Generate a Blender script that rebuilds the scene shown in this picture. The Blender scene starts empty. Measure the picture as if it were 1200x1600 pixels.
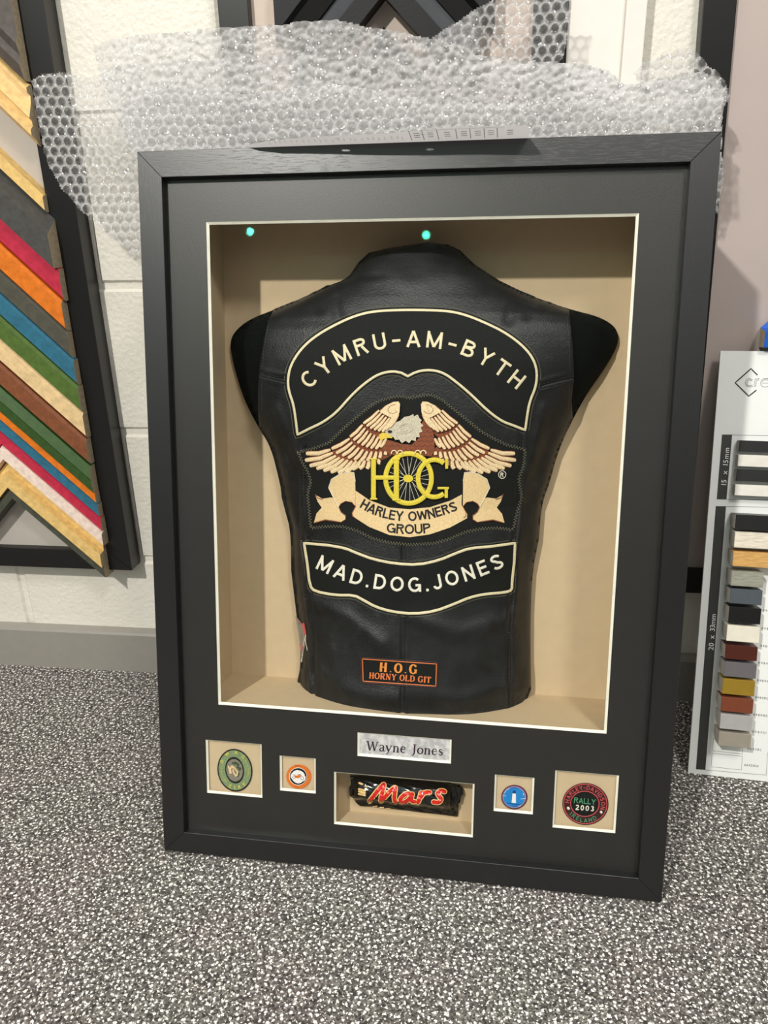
import bpy, bmesh, math, random
import numpy as np
from mathutils import Matrix, Vector
from mathutils.geometry import delaunay_2d_cdt
random.seed(4); rng = np.random.default_rng(4)
scn = bpy.context.scene
COL = scn.collection

# ------------------------------------------------------------------ camera and room geometry
PITCH, ROLL, YAW, CH, CD = 0.37626343, -0.0220973, -0.12975668, 0.76314128, 1.13060376
FPX = 1200.0
def cam_axes():
    F = np.array([math.sin(YAW)*math.cos(PITCH), math.cos(YAW)*math.cos(PITCH), -math.sin(PITCH)])
    R = np.cross(F, [0, 0, 1.]); R /= np.linalg.norm(R); U = np.cross(R, F)
    return np.array([math.cos(ROLL)*R+math.sin(ROLL)*U, -math.sin(ROLL)*R+math.cos(ROLL)*U, F])
M = cam_axes(); CAM = np.array([0, -CD, CH])
def ray(px, py): return M.T @ np.array([(px-600)/FPX, (800-py)/FPX, 1.])
def un(px, py, y):                       # photo point -> world point on the vertical plane y
    d = ray(px, py); return CAM + d*((y-CAM[1])/d[1])
# the big frame: base corner, width axis, height axis, outward normal
FX, FY, FYAW, LEAN, FW, FH = -0.38722792, -0.41575443, -0.02734909, 0.21433528, 0.61254, 0.84247
fo = np.array([FX, FY, 0.004])
fu = np.array([math.cos(FYAW), math.sin(FYAW), 0]); fh = np.array([-math.sin(FYAW), math.cos(FYAW), 0])
fv = math.cos(LEAN)*np.array([0, 0, 1.])+math.sin(LEAN)*fh; fn = np.cross(fu, fv)
FM = Matrix(((fu[0], fv[0], fn[0], fo[0]), (fu[1], fv[1], fn[1], fo[1]), (fu[2], fv[2], fn[2], fo[2]), (0, 0, 0, 1)))
def fpa(px, py, w):                      # vectorised: photo points + depth -> frame coordinates u, v
    px = np.asarray(px, float); py = np.asarray(py, float); w = np.asarray(w, float)+0*px
    d = np.stack([(px-600)/FPX, (800-py)/FPX, np.ones_like(px)], -1) @ M
    t = (w-(CAM-fo)@fn)/(d@fn)
    P = (CAM-fo)+d*t[..., None]
    return P@fu, P@fv

# ------------------------------------------------------------------ materials
def lin(c):
    return tuple(((x/255)/12.92 if x/255 <= .04045 else ((x/255+.055)/1.055)**2.4) for x in c)+(1.,)
class NT:
    def __init__(s, name):
        s.m = bpy.data.materials.new(name); s.m.use_nodes = True; s.t = s.m.node_tree
        s.b = s.t.nodes['Principled BSDF']; s.out = s.t.nodes['Material Output']
    def n(s, typ, **k):
        nd = s.t.nodes.new(typ)
        for a, v in k.items():
            if a in nd.bl_rna.properties.keys(): setattr(nd, a, v)
            else: nd.inputs[a.replace('_', ' ')].default_value = v
        return nd
    def l(s, a, b): s.t.links.new(a, b)
    def coord(s, scale=(1, 1, 1), kind='Object'):
        c = s.n('ShaderNodeTexCoord'); mp = s.n('ShaderNodeMapping'); mp.inputs['Scale'].default_value = scale
        s.l(c.outputs[kind], mp.inputs['Vector']); return mp.outputs[0]
    def ramp(s, fac, stops):
        r = s.n('ShaderNodeValToRGB'); e = r.color_ramp.elements
        while len(e) < len(stops): e.new(.5)
        for el, (p, c) in zip(e, stops): el.position = p; el.color = c
        s.l(fac, r.inputs[0]); return r.outputs[0]
    def bump(s, h, strength=.3, dist=.001):
        b = s.n('ShaderNodeBump'); b.inputs['Strength'].default_value = strength; b.inputs['Distance'].default_value = dist
        s.l(h, b.inputs['Height']); s.l(b.outputs[0], s.b.inputs['Normal'])
def simple(name, c, rough=.6, spec=.5, metal=0., var=.06, scale=60, bump=0., bscale=400, sc=(1, 1, 1)):
    k = NT(name); k.b.inputs['Roughness'].default_value = rough; k.b.inputs['Specular IOR Level'].default_value = spec
    k.b.inputs['Metallic'].default_value = metal
    co = k.coord(sc); nz = k.n('ShaderNodeTexNoise', Scale=scale, Detail=4.); k.l(co, nz.inputs['Vector'])
    L = lin(c); lo = tuple(x*(1-var) for x in L[:3])+(1,); hi = tuple(min(1, x*(1+var)) for x in L[:3])+(1,)
    k.l(k.ramp(nz.outputs[0], [(.3, lo), (.7, hi)]), k.b.inputs['Base Color'])
    if bump:
        n2 = k.n('ShaderNodeTexNoise', Scale=bscale, Detail=3.); k.l(co, n2.inputs['Vector']); k.bump(n2.outputs[0], bump)
    return k.m
def thread(name, c, rough=.55, sc=(1800, 400, 400), amt=.18):      # embroidery thread
    k = NT(name); k.b.inputs['Roughness'].default_value = rough; k.b.inputs['Sheen Weight'].default_value = .15
    co = k.coord(sc); nz = k.n('ShaderNodeTexNoise', Scale=1., Detail=2.); k.l(co, nz.inputs['Vector'])
    L = lin(c); lo = tuple(x*(1-amt) for x in L[:3])+(1,); hi = tuple(min(1, x*(1+amt)) for x in L[:3])+(1,)
    k.l(k.ramp(nz.outputs[0], [(.3, lo), (.7, hi)]), k.b.inputs['Base Color']); k.bump(nz.outputs[0], .35, .0006)
    return k.m
MAT = {}
def wood_black(name, sc):
    k = NT(name); co = k.coord(sc)
    n1 = k.n('ShaderNodeTexNoise', Scale=1., Detail=5., Roughness=.7); k.l(co, n1.inputs['Vector'])
    fl = k.ramp(n1.outputs[0], [(.36, (0, 0, 0, 1)), (.46, (1, 1, 1, 1))])
    mx = k.n('ShaderNodeMix', data_type='RGBA'); k.l(fl, mx.inputs['Factor'])
    mx.inputs['A'].default_value = lin((9, 9, 9)); mx.inputs['B'].default_value = lin((18, 18, 18)); k.l(mx.outputs['Result'], k.b.inputs['Base Color'])
    k.b.inputs['Roughness'].default_value = .36; k.b.inputs['Specular IOR Level'].default_value = .7
    k.bump(fl, .15, .0003); return k.m
MAT['ash_h'] = wood_black('black_stained_ash_h', (60, 700, 300)); MAT['ash_v'] = wood_black('black_stained_ash_v', (700, 60, 300))
MAT['mat'] = simple('charcoal_mat_board', (36, 35, 33), .42, .6, var=.05, bump=.06, bscale=900)
MAT['core'] = simple('cream_mat_core', (250, 246, 232), .7)
MAT['lining'] = simple('beige_lining_board', (203, 182, 149), .85, .2, var=.03, bump=.05, bscale=700)
MAT['backblack'] = simple('black_backing', (16, 16, 16), .8)
def leather():
    k = NT('worn_black_leather'); co = k.coord()
    v = k.n('ShaderNodeTexVoronoi', Scale=520.); k.l(co, v.inputs['Vector'])
    n = k.n('ShaderNodeTexNoise', Scale=46., Detail=7., Roughness=.65); k.l(co, n.inputs['Vector'])
    n3 = k.n('ShaderNodeTexNoise', Scale=9., Detail=3.); k.l(co, n3.inputs['Vector'])
    a = k.n('ShaderNodeMath', operation='MULTIPLY_ADD'); k.l(v.outputs['Distance'], a.inputs[0]); a.inputs[1].default_value = .25; k.l(n.outputs[0], a.inputs[2])
    k.l(k.ramp(n.outputs[0], [(.35, lin((11, 13, 15))), (.62, lin((26, 29, 31))), (.8, lin((58, 60, 60)))]), k.b.inputs['Base Color'])
    r = k.n('ShaderNodeMapRange'); k.l(n3.outputs[0], r.inputs[0]); r.inputs[3].default_value = .38; r.inputs[4].default_value = .6
    k.l(r.outputs[0], k.b.inputs['Roughness']); k.b.inputs['Specular IOR Level'].default_value = .5
    k.bump(a.outputs[0], .55, .0016); return k.m
MAT['leather'] = leather()
MAT['velvet'] = simple('black_flocked_form', (7, 10, 9), .95, .1)
MAT['twill'] = simple('black_patch_twill', (17, 19, 17), .8, .3, var=.2, scale=900, bump=.3, bscale=1200)
MAT['cream'] = thread('cream_thread', (226, 214, 176)); MAT['white_th'] = thread('white_thread', (236, 232, 215))
MAT['tan'] = thread('tan_thread', (229, 200, 150)); MAT['feather'] = thread('feather_thread', (236, 208, 165), amt=.25)
MAT['rust'] = thread('rust_brown_thread', (132, 68, 38), amt=.35); MAT['head'] = thread('grey_white_thread', (202, 193, 172), amt=.3)
MAT['yellow'] = thread('yellow_thread', (222, 202, 62)); MAT['gold_th'] = thread('golden_yellow_thread', (226, 196, 70))
MAT['black_th'] = thread('black_thread', (14, 13, 14)); MAT['stitch'] = thread('grey_olive_stitching', (150, 146, 120))
MAT['dkstitch'] = thread('dark_stitching', (70, 70, 62)); MAT['orange_th'] = thread('orange_thread', (232, 124, 62)); MAT['orange2'] = thread('orange_yellow_thread', (240, 150, 60))
MAT['red_th'] = thread('red_thread', (216, 78, 82)); MAT['dkred_th'] = thread('dark_red_thread', (52, 10, 14)); MAT['green_th'] = thread('green_thread', (70, 158, 112))
MAT['sage'] = thread('sage_green_enamel', (126, 146, 104), amt=.3); MAT['grey_th'] = thread('grey_thread', (132, 126, 112), amt=.25)
MAT['foliage'] = thread('dark_green_thread', (62, 80, 52), amt=.3); MAT['olive_th'] = thread('olive_gold_thread', (196, 188, 96), amt=.3)
MAT['orange_b'] = simple('orange_badge', (222, 116, 36), .35); MAT['white_b'] = simple('white_badge', (240, 238, 236), .35)
MAT['black_b'] = simple('black_badge', (20, 14, 14), .35); MAT['blue_b'] = simple('blue_badge', (28, 132, 205), .3); MAT['navy_b'] = simple('navy_badge', (26, 60, 120), .35)
MAT['plum_b'] = simple('plum_badge_rim', (88, 40, 50), .35); MAT['mauve_b'] = simple('mauve_badge', (150, 130, 170), .35); MAT['teal_b'] = simple('teal_badge', (70, 150, 170), .35)
MAT['wrapper'] = simple('glossy_black_wrapper', (9, 9, 10), .16, .7, bump=.25, bscale=90)
MAT['mars_red'] = simple('wrapper_red_print', (214, 36, 28), .25); MAT['mars_gold'] = simple('wrapper_cream_print', (240, 206, 140), .3)
def silver():
    k = NT('brushed_silver_card'); co = k.coord(); n = k.n('ShaderNodeTexNoise', Scale=160., Detail=3.); k.l(co, n.inputs['Vector'])
    k.l(k.ramp(n.outputs[0], [(.4, lin((188, 186, 190))), (.65, lin((226, 225, 224)))]), k.b.inputs['Base Color']); k.b.inputs['Roughness'].default_value = .5; k.b.inputs['Metallic'].default_value = .15
    return k.m
MAT['silver'] = silver(); MAT['ink'] = simple('dark_ink', (48, 26, 44), .6)
def glass():
    k = NT('picture_glass'); k.t.nodes.remove(k.b)
    tr = k.n('ShaderNodeBsdfTransparent'); tr.inputs[0].default_value = (.985, .985, .98, 1)
    gl = k.n('ShaderNodeBsdfGlossy', Roughness=.012); gl.inputs['Color'].default_value = (.86, 1., .93, 1)
    fr = k.n('ShaderNodeFresnel', IOR=1.12); mx = k.n('ShaderNodeMixShader')
    k.l(fr.outputs[0], mx.inputs[0]); k.l(tr.outputs[0], mx.inputs[1]); k.l(gl.outputs[0], mx.inputs[2]); k.l(mx.outputs[0], k.out.inputs[0]); return k.m
MAT['glass'] = glass()
def film(name, trc):
    k = NT(name); k.t.nodes.remove(k.b)
    tr = k.n('ShaderNodeBsdfTransparent'); tr.inputs[0].default_value = trc
    df = k.n('ShaderNodeBsdfDiffuse'); df.inputs[0].default_value = (.84, .835, .83, 1)
    tl = k.n('ShaderNodeBsdfTranslucent'); tl.inputs[0].default_value = (.84, .835, .83, 1)
    m0 = k.n('ShaderNodeMixShader'); m0.inputs[0].default_value = .3; k.l(df.outputs[0], m0.inputs[1]); k.l(tl.outputs[0], m0.inputs[2])
    gl = k.n('ShaderNodeBsdfGlossy', Roughness=.16)
    co = k.coord(); n = k.n('ShaderNodeTexVoronoi', Scale=190., feature='F1'); k.l(co, n.inputs['Vector'])
    b = k.n('ShaderNodeBump'); b.inputs['Strength'].default_value = 1.; b.inputs['Distance'].default_value = .010; k.l(n.outputs['Distance'], b.inputs['Height'])
    k.l(b.outputs[0], gl.inputs['Normal'])
    at = k.n('ShaderNodeAttribute'); at.attribute_name = 'haze'
    m1 = k.n('ShaderNodeMixShader'); k.l(at.outputs['Fac'], m1.inputs[0]); k.l(tr.outputs[0], m1.inputs[1]); k.l(m0.outputs[0], m1.inputs[2])
    m2 = k.n('ShaderNodeMixShader'); m2.inputs[0].default_value = .15; k.l(m1.outputs[0], m2.inputs[1]); k.l(gl.outputs[0], m2.inputs[2])
    k.l(m2.outputs[0], k.out.inputs[0]); return k.m
MAT['film'] = film('bubble_wrap_film', (.97, .97, .98, 1))
def painted_block():
    k = NT('white_painted_blockwork'); co = k.coord()
    n = k.n('ShaderNodeTexNoise', Scale=95., Detail=6., Roughness=.6); k.l(co, n.inputs['Vector'])
    v = k.n('ShaderNodeTexVoronoi', Scale=150.); k.l(co, v.inputs['Vector'])
    a = k.n('ShaderNodeMath', operation='MULTIPLY_ADD'); k.l(v.outputs['Distance'], a.inputs[0]); a.inputs[1].default_value = .35; k.l(n.outputs[0], a.inputs[2])
    n2 = k.n('ShaderNodeTexNoise', Scale=5.); k.l(co, n2.inputs['Vector'])
    k.l(k.ramp(n2.outputs[0], [(.3, lin((226, 221, 208))), (.7, lin((234, 230, 219)))]), k.b.inputs['Base Color'])
    k.b.inputs['Roughness'].default_value = .5; k.bump(a.outputs[0], .45, .0035); return k.m
MAT['block'] = painted_block()
MAT['skirt'] = simple('grey_gloss_skirting', (150, 146, 138), .35, .5, var=.03, bump=.08, bscale=60)
def carpet():
    k = NT('speckled_grey_carpet'); co = k.coord()
    nz = k.n('ShaderNodeTexNoise', Scale=330., Detail=1.); k.l(co, nz.inputs['Vector'])
    mv = k.n('ShaderNodeMix', data_type='RGBA', blend_type='LINEAR_LIGHT'); mv.inputs['Factor'].default_value = .0022; k.l(co, mv.inputs['A']); k.l(nz.outputs['Color'], mv.inputs['B'])
    base = k.n('ShaderNodeTexVoronoi', Scale=520., voronoi_dimensions='2D'); k.l(mv.outputs['Result'], base.inputs['Vector'])
    sep = k.n('ShaderNodeSeparateColor'); k.l(base.outputs['Color'], sep.inputs[0])
    col = k.ramp(sep.outputs[0], [(0, lin((52, 49, 48))), (.35, lin((88, 84, 82))), (.7, lin((112, 107, 104))), (1, lin((158, 152, 147)))])
    big = k.n('ShaderNodeTexNoise', Scale=7., Detail=2.); k.l(co, big.inputs['Vector'])
    tint = k.ramp(big.outputs[0], [(.35, (.97, .93, .93, 1)), (.65, (.90, .95, .90, 1))])
    m0 = k.n('ShaderNodeMix', data_type='RGBA', blend_type='MULTIPLY'); m0.inputs['Factor'].default_value = 1.; k.l(col, m0.inputs['A']); k.l(tint, m0.inputs['B'])
    last = m0.outputs['Result']; h = None
    for sc_, th in ((118., .13), (181., .08)):
        v = k.n('ShaderNodeTexVoronoi', Scale=sc_, voronoi_dimensions='2D'); v.inputs['Randomness'].default_value = .8; k.l(mv.outputs['Result'], v.inputs['Vector'])
        f = k.ramp(v.outputs['Distance'], [(th, (1, 1, 1, 1)), (th+.10, (0, 0, 0, 1))])
        mx = k.n('ShaderNodeMix', data_type='RGBA'); k.l(f, mx.inputs['Factor']); k.l(last, mx.inputs['A']); mx.inputs['B'].default_value = lin((250, 246, 240)); last = mx.outputs['Result']
        h = h or f
    k.l(last, k.b.inputs['Base Color']); k.b.inputs['Roughness'].default_value = .9; k.b.inputs['Specular IOR Level'].default_value = .2
    ad = k.n('ShaderNodeMath', operation='ADD'); k.l(h, ad.inputs[0]); k.l(sep.outputs[1], ad.inputs[1])
    k.bump(ad.outputs[0], .6, .0016); return k.m
MAT['carpet'] = carpet()
MAT['boardblack'] = simple('satin_black_board_frame', (14, 14, 14), .38, .5, bump=.05, bscale=300, sc=(6, 6, 1))
MAT['boardgrey'] = simple('pale_grey_display_backing', (184, 177, 168), .8, var=.02)
MAT['taupe'] = simple('taupe_display_backing', (165, 155, 145), .8, var=.02)
MAT['mauve'] = simple('mauve_grey_felt_backing', (184, 170, 164), .9, var=.04, scale=8, bump=.1)
MAT['whiteframe'] = simple('off_white_moulding', (232, 227, 219), .5, var=.02); MAT['beigeback'] = simple('warm_beige_backing', (206, 190, 178), .8, var=.03)
def stained(name, c): return simple(name, c, .55, .35, var=.16, scale=120, bump=.12, bscale=300, sc=(1, 1, 1))
ch_cols = dict(pewter=(88, 82, 78), gold=(226, 190, 128), gold2=(224, 188, 118), dkgrey=(74, 73, 70), red=(184, 40, 66), orange=(214, 114, 26), slate=(78, 76, 66), blue=(44, 104, 128),
               green=(78, 104, 44), cream=(222, 192, 142), brown=(126, 74, 46), green2=(54, 84, 38), pink=(232, 212, 198), dark=(72, 74, 62), black=(16, 16, 17), bluec=(30, 92, 190))
for kk, c in ch_cols.items(): MAT['c_'+kk] = stained(kk+'_stained_wood', c)
MAT['greystripe'] = simple('satin_grey_stripe', (84, 86, 90), .4); MAT['rawend'] = simple('raw_wood_cut_end', (176, 160, 132), .8, var=.15, scale=200)
MAT['card'] = simple('white_sample_card', (236, 238, 235), .5, var=.01); MAT['cardblack'] = simple('printed_charcoal_band', (52, 52, 50), .5)
MAT['print'] = simple('printed_grey_ink', (105, 105, 105), .6); MAT['print_dark'] = simple('printed_dark_ink', (45, 45, 45), .6); MAT['print_white'] = simple('printed_white_ink', (240, 240, 238), .6); MAT['profile'] = simple('primed_profile_end', (186, 178, 168), .7)
k_ = NT('paper_sheet'); k_.b.inputs['Base Color'].default_value = lin((205, 200, 200)); k_.b.inputs['Roughness'].default_value = .6
tl_ = k_.n('ShaderNodeBsdfTranslucent'); tl_.inputs[0].default_value = (.62, .6, .61, 1); mx_ = k_.n('ShaderNodeMixShader'); mx_.inputs[0].default_value = .62
k_.l(k_.b.outputs[0], mx_.inputs[1]); k_.l(tl_.outputs[0], mx_.inputs[2]); k_.l(mx_.outputs[0], k_.out.inputs[0]); MAT['paper'] = k_.m

# ------------------------------------------------------------------ object helpers
BASE = {}
def thing(name, label, cat, mtx=Matrix.Identity(4), base=(0, 0, 0), group=None):
    o = bpy.data.objects.new(name, None); o.empty_display_size = .03; COL.objects.link(o)
    o.matrix_world = mtx @ Matrix.Translation(base); BASE[o.name] = np.array(base, float)
    o['label'] = label; o['category'] = cat
    if group: o['group'] = group
    return o
def mesh(name, V, F, mat, parent=None, smooth=False, label=None, base=None):
    V = np.asarray(V, float).reshape(-1, 3)
    b = BASE[parent.name] if parent is not None else (np.array(base) if base is not None else np.zeros(3))
    me = bpy.data.meshes.new(name); me.from_pydata((V-b).tolist(), [], [tuple(int(i) for i in f) for f in F]); me.update()
    for m in (mat if isinstance(mat, list) else [mat]): me.materials.append(m)
    if smooth: me.polygons.foreach_set('use_smooth', [True]*len(me.polygons))
    o = bpy.data.objects.new(name, me); COL.objects.link(o)
    if parent is not None: o.parent = parent; BASE[o.name] = b
    else: o.location = tuple(b)
    if label: o['label'] = label
    return o
def bevel(o, off=.001, seg=2, ang=30):
    bm = bmesh.new(); bm.from_mesh(o.data)
    ed = [e for e in bm.edges if len(e.link_faces) == 2 and e.calc_face_angle(0) > math.radians(ang)]
    bmesh.ops.bevel(bm, geom=ed, offset=off, segments=seg, affect='EDGES', profile=.6); bmesh.ops.recalc_face_normals(bm, faces=bm.faces)
    bm.to_mesh(o.data); bm.free(); return o
def tagm(o, label, cat, group=None):
    o['label'] = label; o['category'] = cat
    if group: o['group'] = group
    return o
def struct(o): o['kind'] = 'structure'; return o
class MB:
    def __init__(s): s.V = []; s.F = []
    def add(s, V, F):
        n = len(s.V); s.V += [tuple(float(c) for c in v) for v in V]; s.F += [tuple(int(i)+n for i in f) for f in F]; return s
    def box(s, x0, x1, y0, y1, z0, z1):
        return s.hexa([(x0, y0, z0), (x1, y0, z0), (x1, y1, z0), (x0, y1, z0), (x0, y0, z1), (x1, y0, z1), (x1, y1, z1), (x0, y1, z1)])
    def hexa(s, v): return s.add(v, [(0, 3, 2, 1), (4, 5, 6, 7), (0, 1, 5, 4), (1, 2, 6, 5), (2, 3, 7, 6), (3, 0, 4, 7)])
    def prism(s, poly, f):          # poly list of 2-D points, f(p, t) -> 3-D for t = 0, 1
        n = len(poly); V = [f(p, 0) for p in poly]+[f(p, 1) for p in poly]
        return s.add(V, [tuple(range(n))[::-1], tuple(range(n, 2*n))]+[(i, (i+1) % n, n+(i+1) % n, n+i) for i in range(n)])
def inside(P, poly):
    x, y = P[:, 0], P[:, 1]; r = np.zeros(len(P), bool); n = len(poly)
    for i in range(n):
        x0, y0 = poly[i]; x1, y1 = poly[(i+1) % n]
        c = ((y0 > y) != (y1 > y)); 
        if y1 != y0: r ^= c & (x < (x1-x0)*(y-y0)/(y1-y0)+x0)
    return r
def dens(poly, step, closed=True):
    out = []; n = len(poly)
    for i in range(n if closed else n-1):
        a = np.array(poly[i], float); b = np.array(poly[(i+1) % n], float); k = max(1, int(np.linalg.norm(b-a)/step+.5))
        out += [tuple(a+(b-a)*j/k) for j in range(k)]
    if not closed: out.append(tuple(map(float, poly[-1])))
    return out
def smooth_poly(P, it=2, closed=True):
    P = [np.array(p, float) for p in P]
    for _ in range(it):
        Q = []; n = len(P)
        rg = range(n) if closed else range(n-1)
        if not closed: Q.append(P[0])
        for i in rg:
            a, b = P[i], P[(i+1) % n]; Q += [a*.75+b*.25, a*.25+b*.75]
        if not closed: Q.append(P[-1])
        P = Q
    return [tuple(p) for p in P]
def cdt(outer, holes=(), step=None):
    pts = [Vector(p) for p in outer]; E = [(i, (i+1) % len(outer)) for i in range(len(outer))]
    for h in holes:
        n = len(pts); pts += [Vector(p) for p in h]; E += [(n+i, n+(i+1) % len(h)) for i in range(len(h))]
    if step:
        A = np.array(outer); x0, y0 = A.min(0); x1, y1 = A.max(0)
        gx, gy = np.meshgrid(np.arange(x0+step*.5, x1, step), np.arange(y0+step*.5, y1, step)); G = np.stack([gx.ravel(), gy.ravel()], 1)
        G[:, 0] += (np.arange(len(G)) % 2)*step*.02
        k = inside(G, outer)
        for h in holes: k &= ~inside(G, h)
        G = G[k]
        B = np.array([p[:] for p in pts])
        if len(G):
            keep = np.ones(len(G), bool)
            for j in range(0, len(B)): keep &= (np.abs(G[:, 0]-B[j, 0])+np.abs(G[:, 1]-B[j, 1])) > step*.45
            G = G[keep]
        pts += [Vector(g) for g in G.tolist()]
    r = delaunay_2d_cdt(pts, E, [], 0, 1e-7)
    V = np.array([v[:] for v in r[0]]); T = np.array([f for f in r[2]]); c = V[T].mean(1)
    k = inside(c, outer)
    for h in holes: k &= ~inside(c, h)
    T = T[k]
    a = V[T[:, 1]]-V[T[:, 0]]; b = V[T[:, 2]]-V[T[:, 0]]; s = a[:, 0]*b[:, 1]-a[:, 1]*b[:, 0]
    T[s < 0] = T[s < 0][:, ::-1]
    return V, T
def boundary(T):
    d = {}
    for t in T:
        for i in range(3):
            e = (int(t[i]), int(t[(i+1) % 3])); d[e] = 1
    return [e for e in d if (e[1], e[0]) not in d]
def sheet3(V2, T, top, bot):          # top/bot map (n,2) -> (n,3); solid plate between
    A = top(V2); B = bot(V2); n = len(V2)
    F = [tuple(t) for t in T]+[tuple(t[::-1]+n) for t in T]+[(b, a, a+n, b+n) for a, b in boundary(T)]
    return np.vstack([A, B]), F

def text_raw(s, extrude=.5, bold=0., res=4):
    cu = bpy.data.curves.new('t', 'FONT'); cu.body = s; cu.size = 1; cu.extrude = extrude; cu.resolution_u = res; cu.offset = bold
    o = bpy.data.objects.new('t', cu); COL.objects.link(o)
    dg = bpy.context.evaluated_depsgraph_get(); me = bpy.data.meshes.new_from_object(o.evaluated_get(dg))
    V = np.array([v.co[:] for v in me.vertices]).reshape(-1, 3); F = [tuple(p.vertices) for p in me.polygons]
    bpy.data.objects.remove(o); bpy.data.curves.remove(cu); bpy.data.meshes.remove(me); return V, F
def text_path(s, path, height, mb, fill=1., bold=0., spread=True, sx=1., space=.16):
    """glyphs along a baseline polyline (photo units, y down); returns (x, y, t) verts with t in -.5..+.5"""
    P = np.array(dens(smooth_poly(path, 3, False) if len(path) > 2 else path, 1.0, False)); L = np.concatenate([[0], np.cumsum(np.linalg.norm(np.diff(P, axis=0), axis=1))])
    gl = []; 
    for ch in s:
        if ch == ' ': gl.append((None, None, .38)); continue
        V, F = text_raw(ch, .5, bold); x0 = V[:, 0].min(); V[:, 0] -= x0; gl.append((V, F, V[:, 0].max()))
    cap = .73; k = height/cap
    tot = sum(g[2] for g in gl)*k*sx; n = len(s)
    gap = (L[-1]-tot)/(n-1) if spread and n > 1 else space*k
    x = 0
    for V, F, w in gl:
        w *= k*sx; c = x+w/2; x += w+gap
        if V is None: continue
        c0 = min(max(c, 0), L[-1]); px = np.interp(c0, L, P[:, 0]); py = np.interp(c0, L, P[:, 1])
        d0, d1 = max(c0-height*.4, 0), min(c0+height*.4, L[-1])
        t = np.array([np.interp(d1, L, P[:, 0])-np.interp(d0, L, P[:, 0]), np.interp(d1, L, P[:, 1])-np.interp(d0, L, P[:, 1])]); t /= np.linalg.norm(t)
        up = np.array([t[1], -t[0]])
        xx = V[:, 0]*k*sx-w/2; yy = V[:, 1]*k
        Q = np.stack([px+t[0]*xx+up[0]*yy, py+t[1]*xx+up[1]*yy, V[:, 2]], 1); mb.add(Q, F)
    return mb
def arc(cx, cy, rx, ry, a0, a1, n=14):
    return [(cx+rx*math.cos(math.radians(a0+(a1-a0)*i/n)), cy+ry*math.sin(math.radians(a0+(a1-a0)*i/n))) for i in range(n+1)]
def sans(c, m):                          # block capitals as centre lines, m = half stroke weight
    t, b, l = 1-m, m, m
    G = {'A': (.84, [[(l*.8, 0), (.42, 1-m*.4)], [(.42, 1-m*.4), (.84-l*.8, 0)], [(.2, .3), (.64, .3)]]), 'B': (.74, [[(l, 0), (l, 1)], [(l, t)]+arc(.4, .76, .22, .24-m, 90, -90, 8)+[(l, .52)], [(l, .52)]+arc(.4, .26+m*.5, .27, .26-m*.5, 90, -90, 8)+[(l, b)]]),
         'C': (.84, [arc(.44, .5, .44-m, .5-m, 48, 312)]), 'D': (.8, [[(l, 0), (l, 1)], [(l, t)]+arc(.34, .5, .46-m, .5-m, 90, -90, 12)+[(l, b)]]), 'E': (.66, [[(l, 0), (l, 1)], [(l, t), (.64, t)], [(l, .52), (.6, .52)], [(l, b), (.66, b)]]),
         'G': (.88, [arc(.45, .5, .45-m, .5-m, 50, 338), [(.5, .46), (.88-m*.4, .46)], [(.88-m, .5), (.88-m, .02)]]), 'H': (.76, [[(l, 0), (l, 1)], [(.76-m, 0), (.76-m, 1)], [(l, .52), (.76-m, .52)]]), 'I': (.2, [[(.1, 0), (.1, 1)]]),
         'J': (.6, [[(.6-m, 1), (.6-m, .3)]+arc(.3, .28, .3-m, .28-m, 0, -180, 10)]), 'L': (.6, [[(l, 0), (l, 1)], [(l, b), (.6, b)]]), 'M': (.94, [[(l, 0), (l, 1)], [(.94-m, 0), (.94-m, 1)], [(l, t), (.47, .08)], [(.94-m, t), (.47, .08)]]),
         'N': (.76, [[(l, 0), (l, 1)], [(.76-m, 0), (.76-m, 1)], [(l, t), (.76-m, b)]]), 'O': (.9, [arc(.45, .5, .45-m, .5-m, 0, 366, 24)]), 'P': (.72, [[(l, 0), (l, 1)], [(l, t)]+arc(.42, .73, .3-m, .27-m, 90, -90, 8)+[(l, .46+m*0)]]),
         'R': (.76, [[(l, 0), (l, 1)], [(l, t)]+arc(.42, .75, .3-m, .25-m, 90, -90, 8)+[(l, .5+m)], [(.42, .5), (.76-m, 0)]]), 'S': (.74, [arc(.37, .74, .33-m*.6, .26-m, 20, 250, 12)+arc(.37, .27, .35-m*.6, .27-m, 80, -160, 12)]), 'T': (.76, [[(.38, 0), (.38, 1)], [(0, t), (.76, t)]]),
         'U': (.76, [[(l, 1), (l, .34)]+arc(.38, .33, .38-m, .33-m, 180, 360, 12)+[(.76-m, 1)]]), 'V': (.8, [[(m*.8, 1), (.4, m)], [(.8-m*.8, 1), (.4, m)]]), 'W': (1.1, [[(m*.8, 1), (.29, m)], [(.29, m), (.55, .92)], [(.55, .92), (.81, m)], [(.81, m), (1.1-m*.8, 1)]]),
         'Y': (.8, [[(m*.8, 1), (.4, .45)], [(.8-m*.8, 1), (.4, .45)], [(.4, .5), (.4, 0)]]), '-': (.5, [[(0, .42), (.5, .42)]]), '.': (.2, [[(.1, 0), (.1, .17)]]), '0': (.66, [arc(.33, .5, .33-m, .5-m, 0, 366, 20)]),
         '2': (.66, [arc(.33, .7, .33-m, .3-m, 165, -30, 10)+[(m, b+.02)], [(m*.6, b), (.66, b)]]), '3': (.66, [arc(.32, .75, .29-m, .25-m, 160, -90, 10), arc(.32, .28, .33-m, .28-m, 90, -160, 10)])}
    return G[c]
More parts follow.
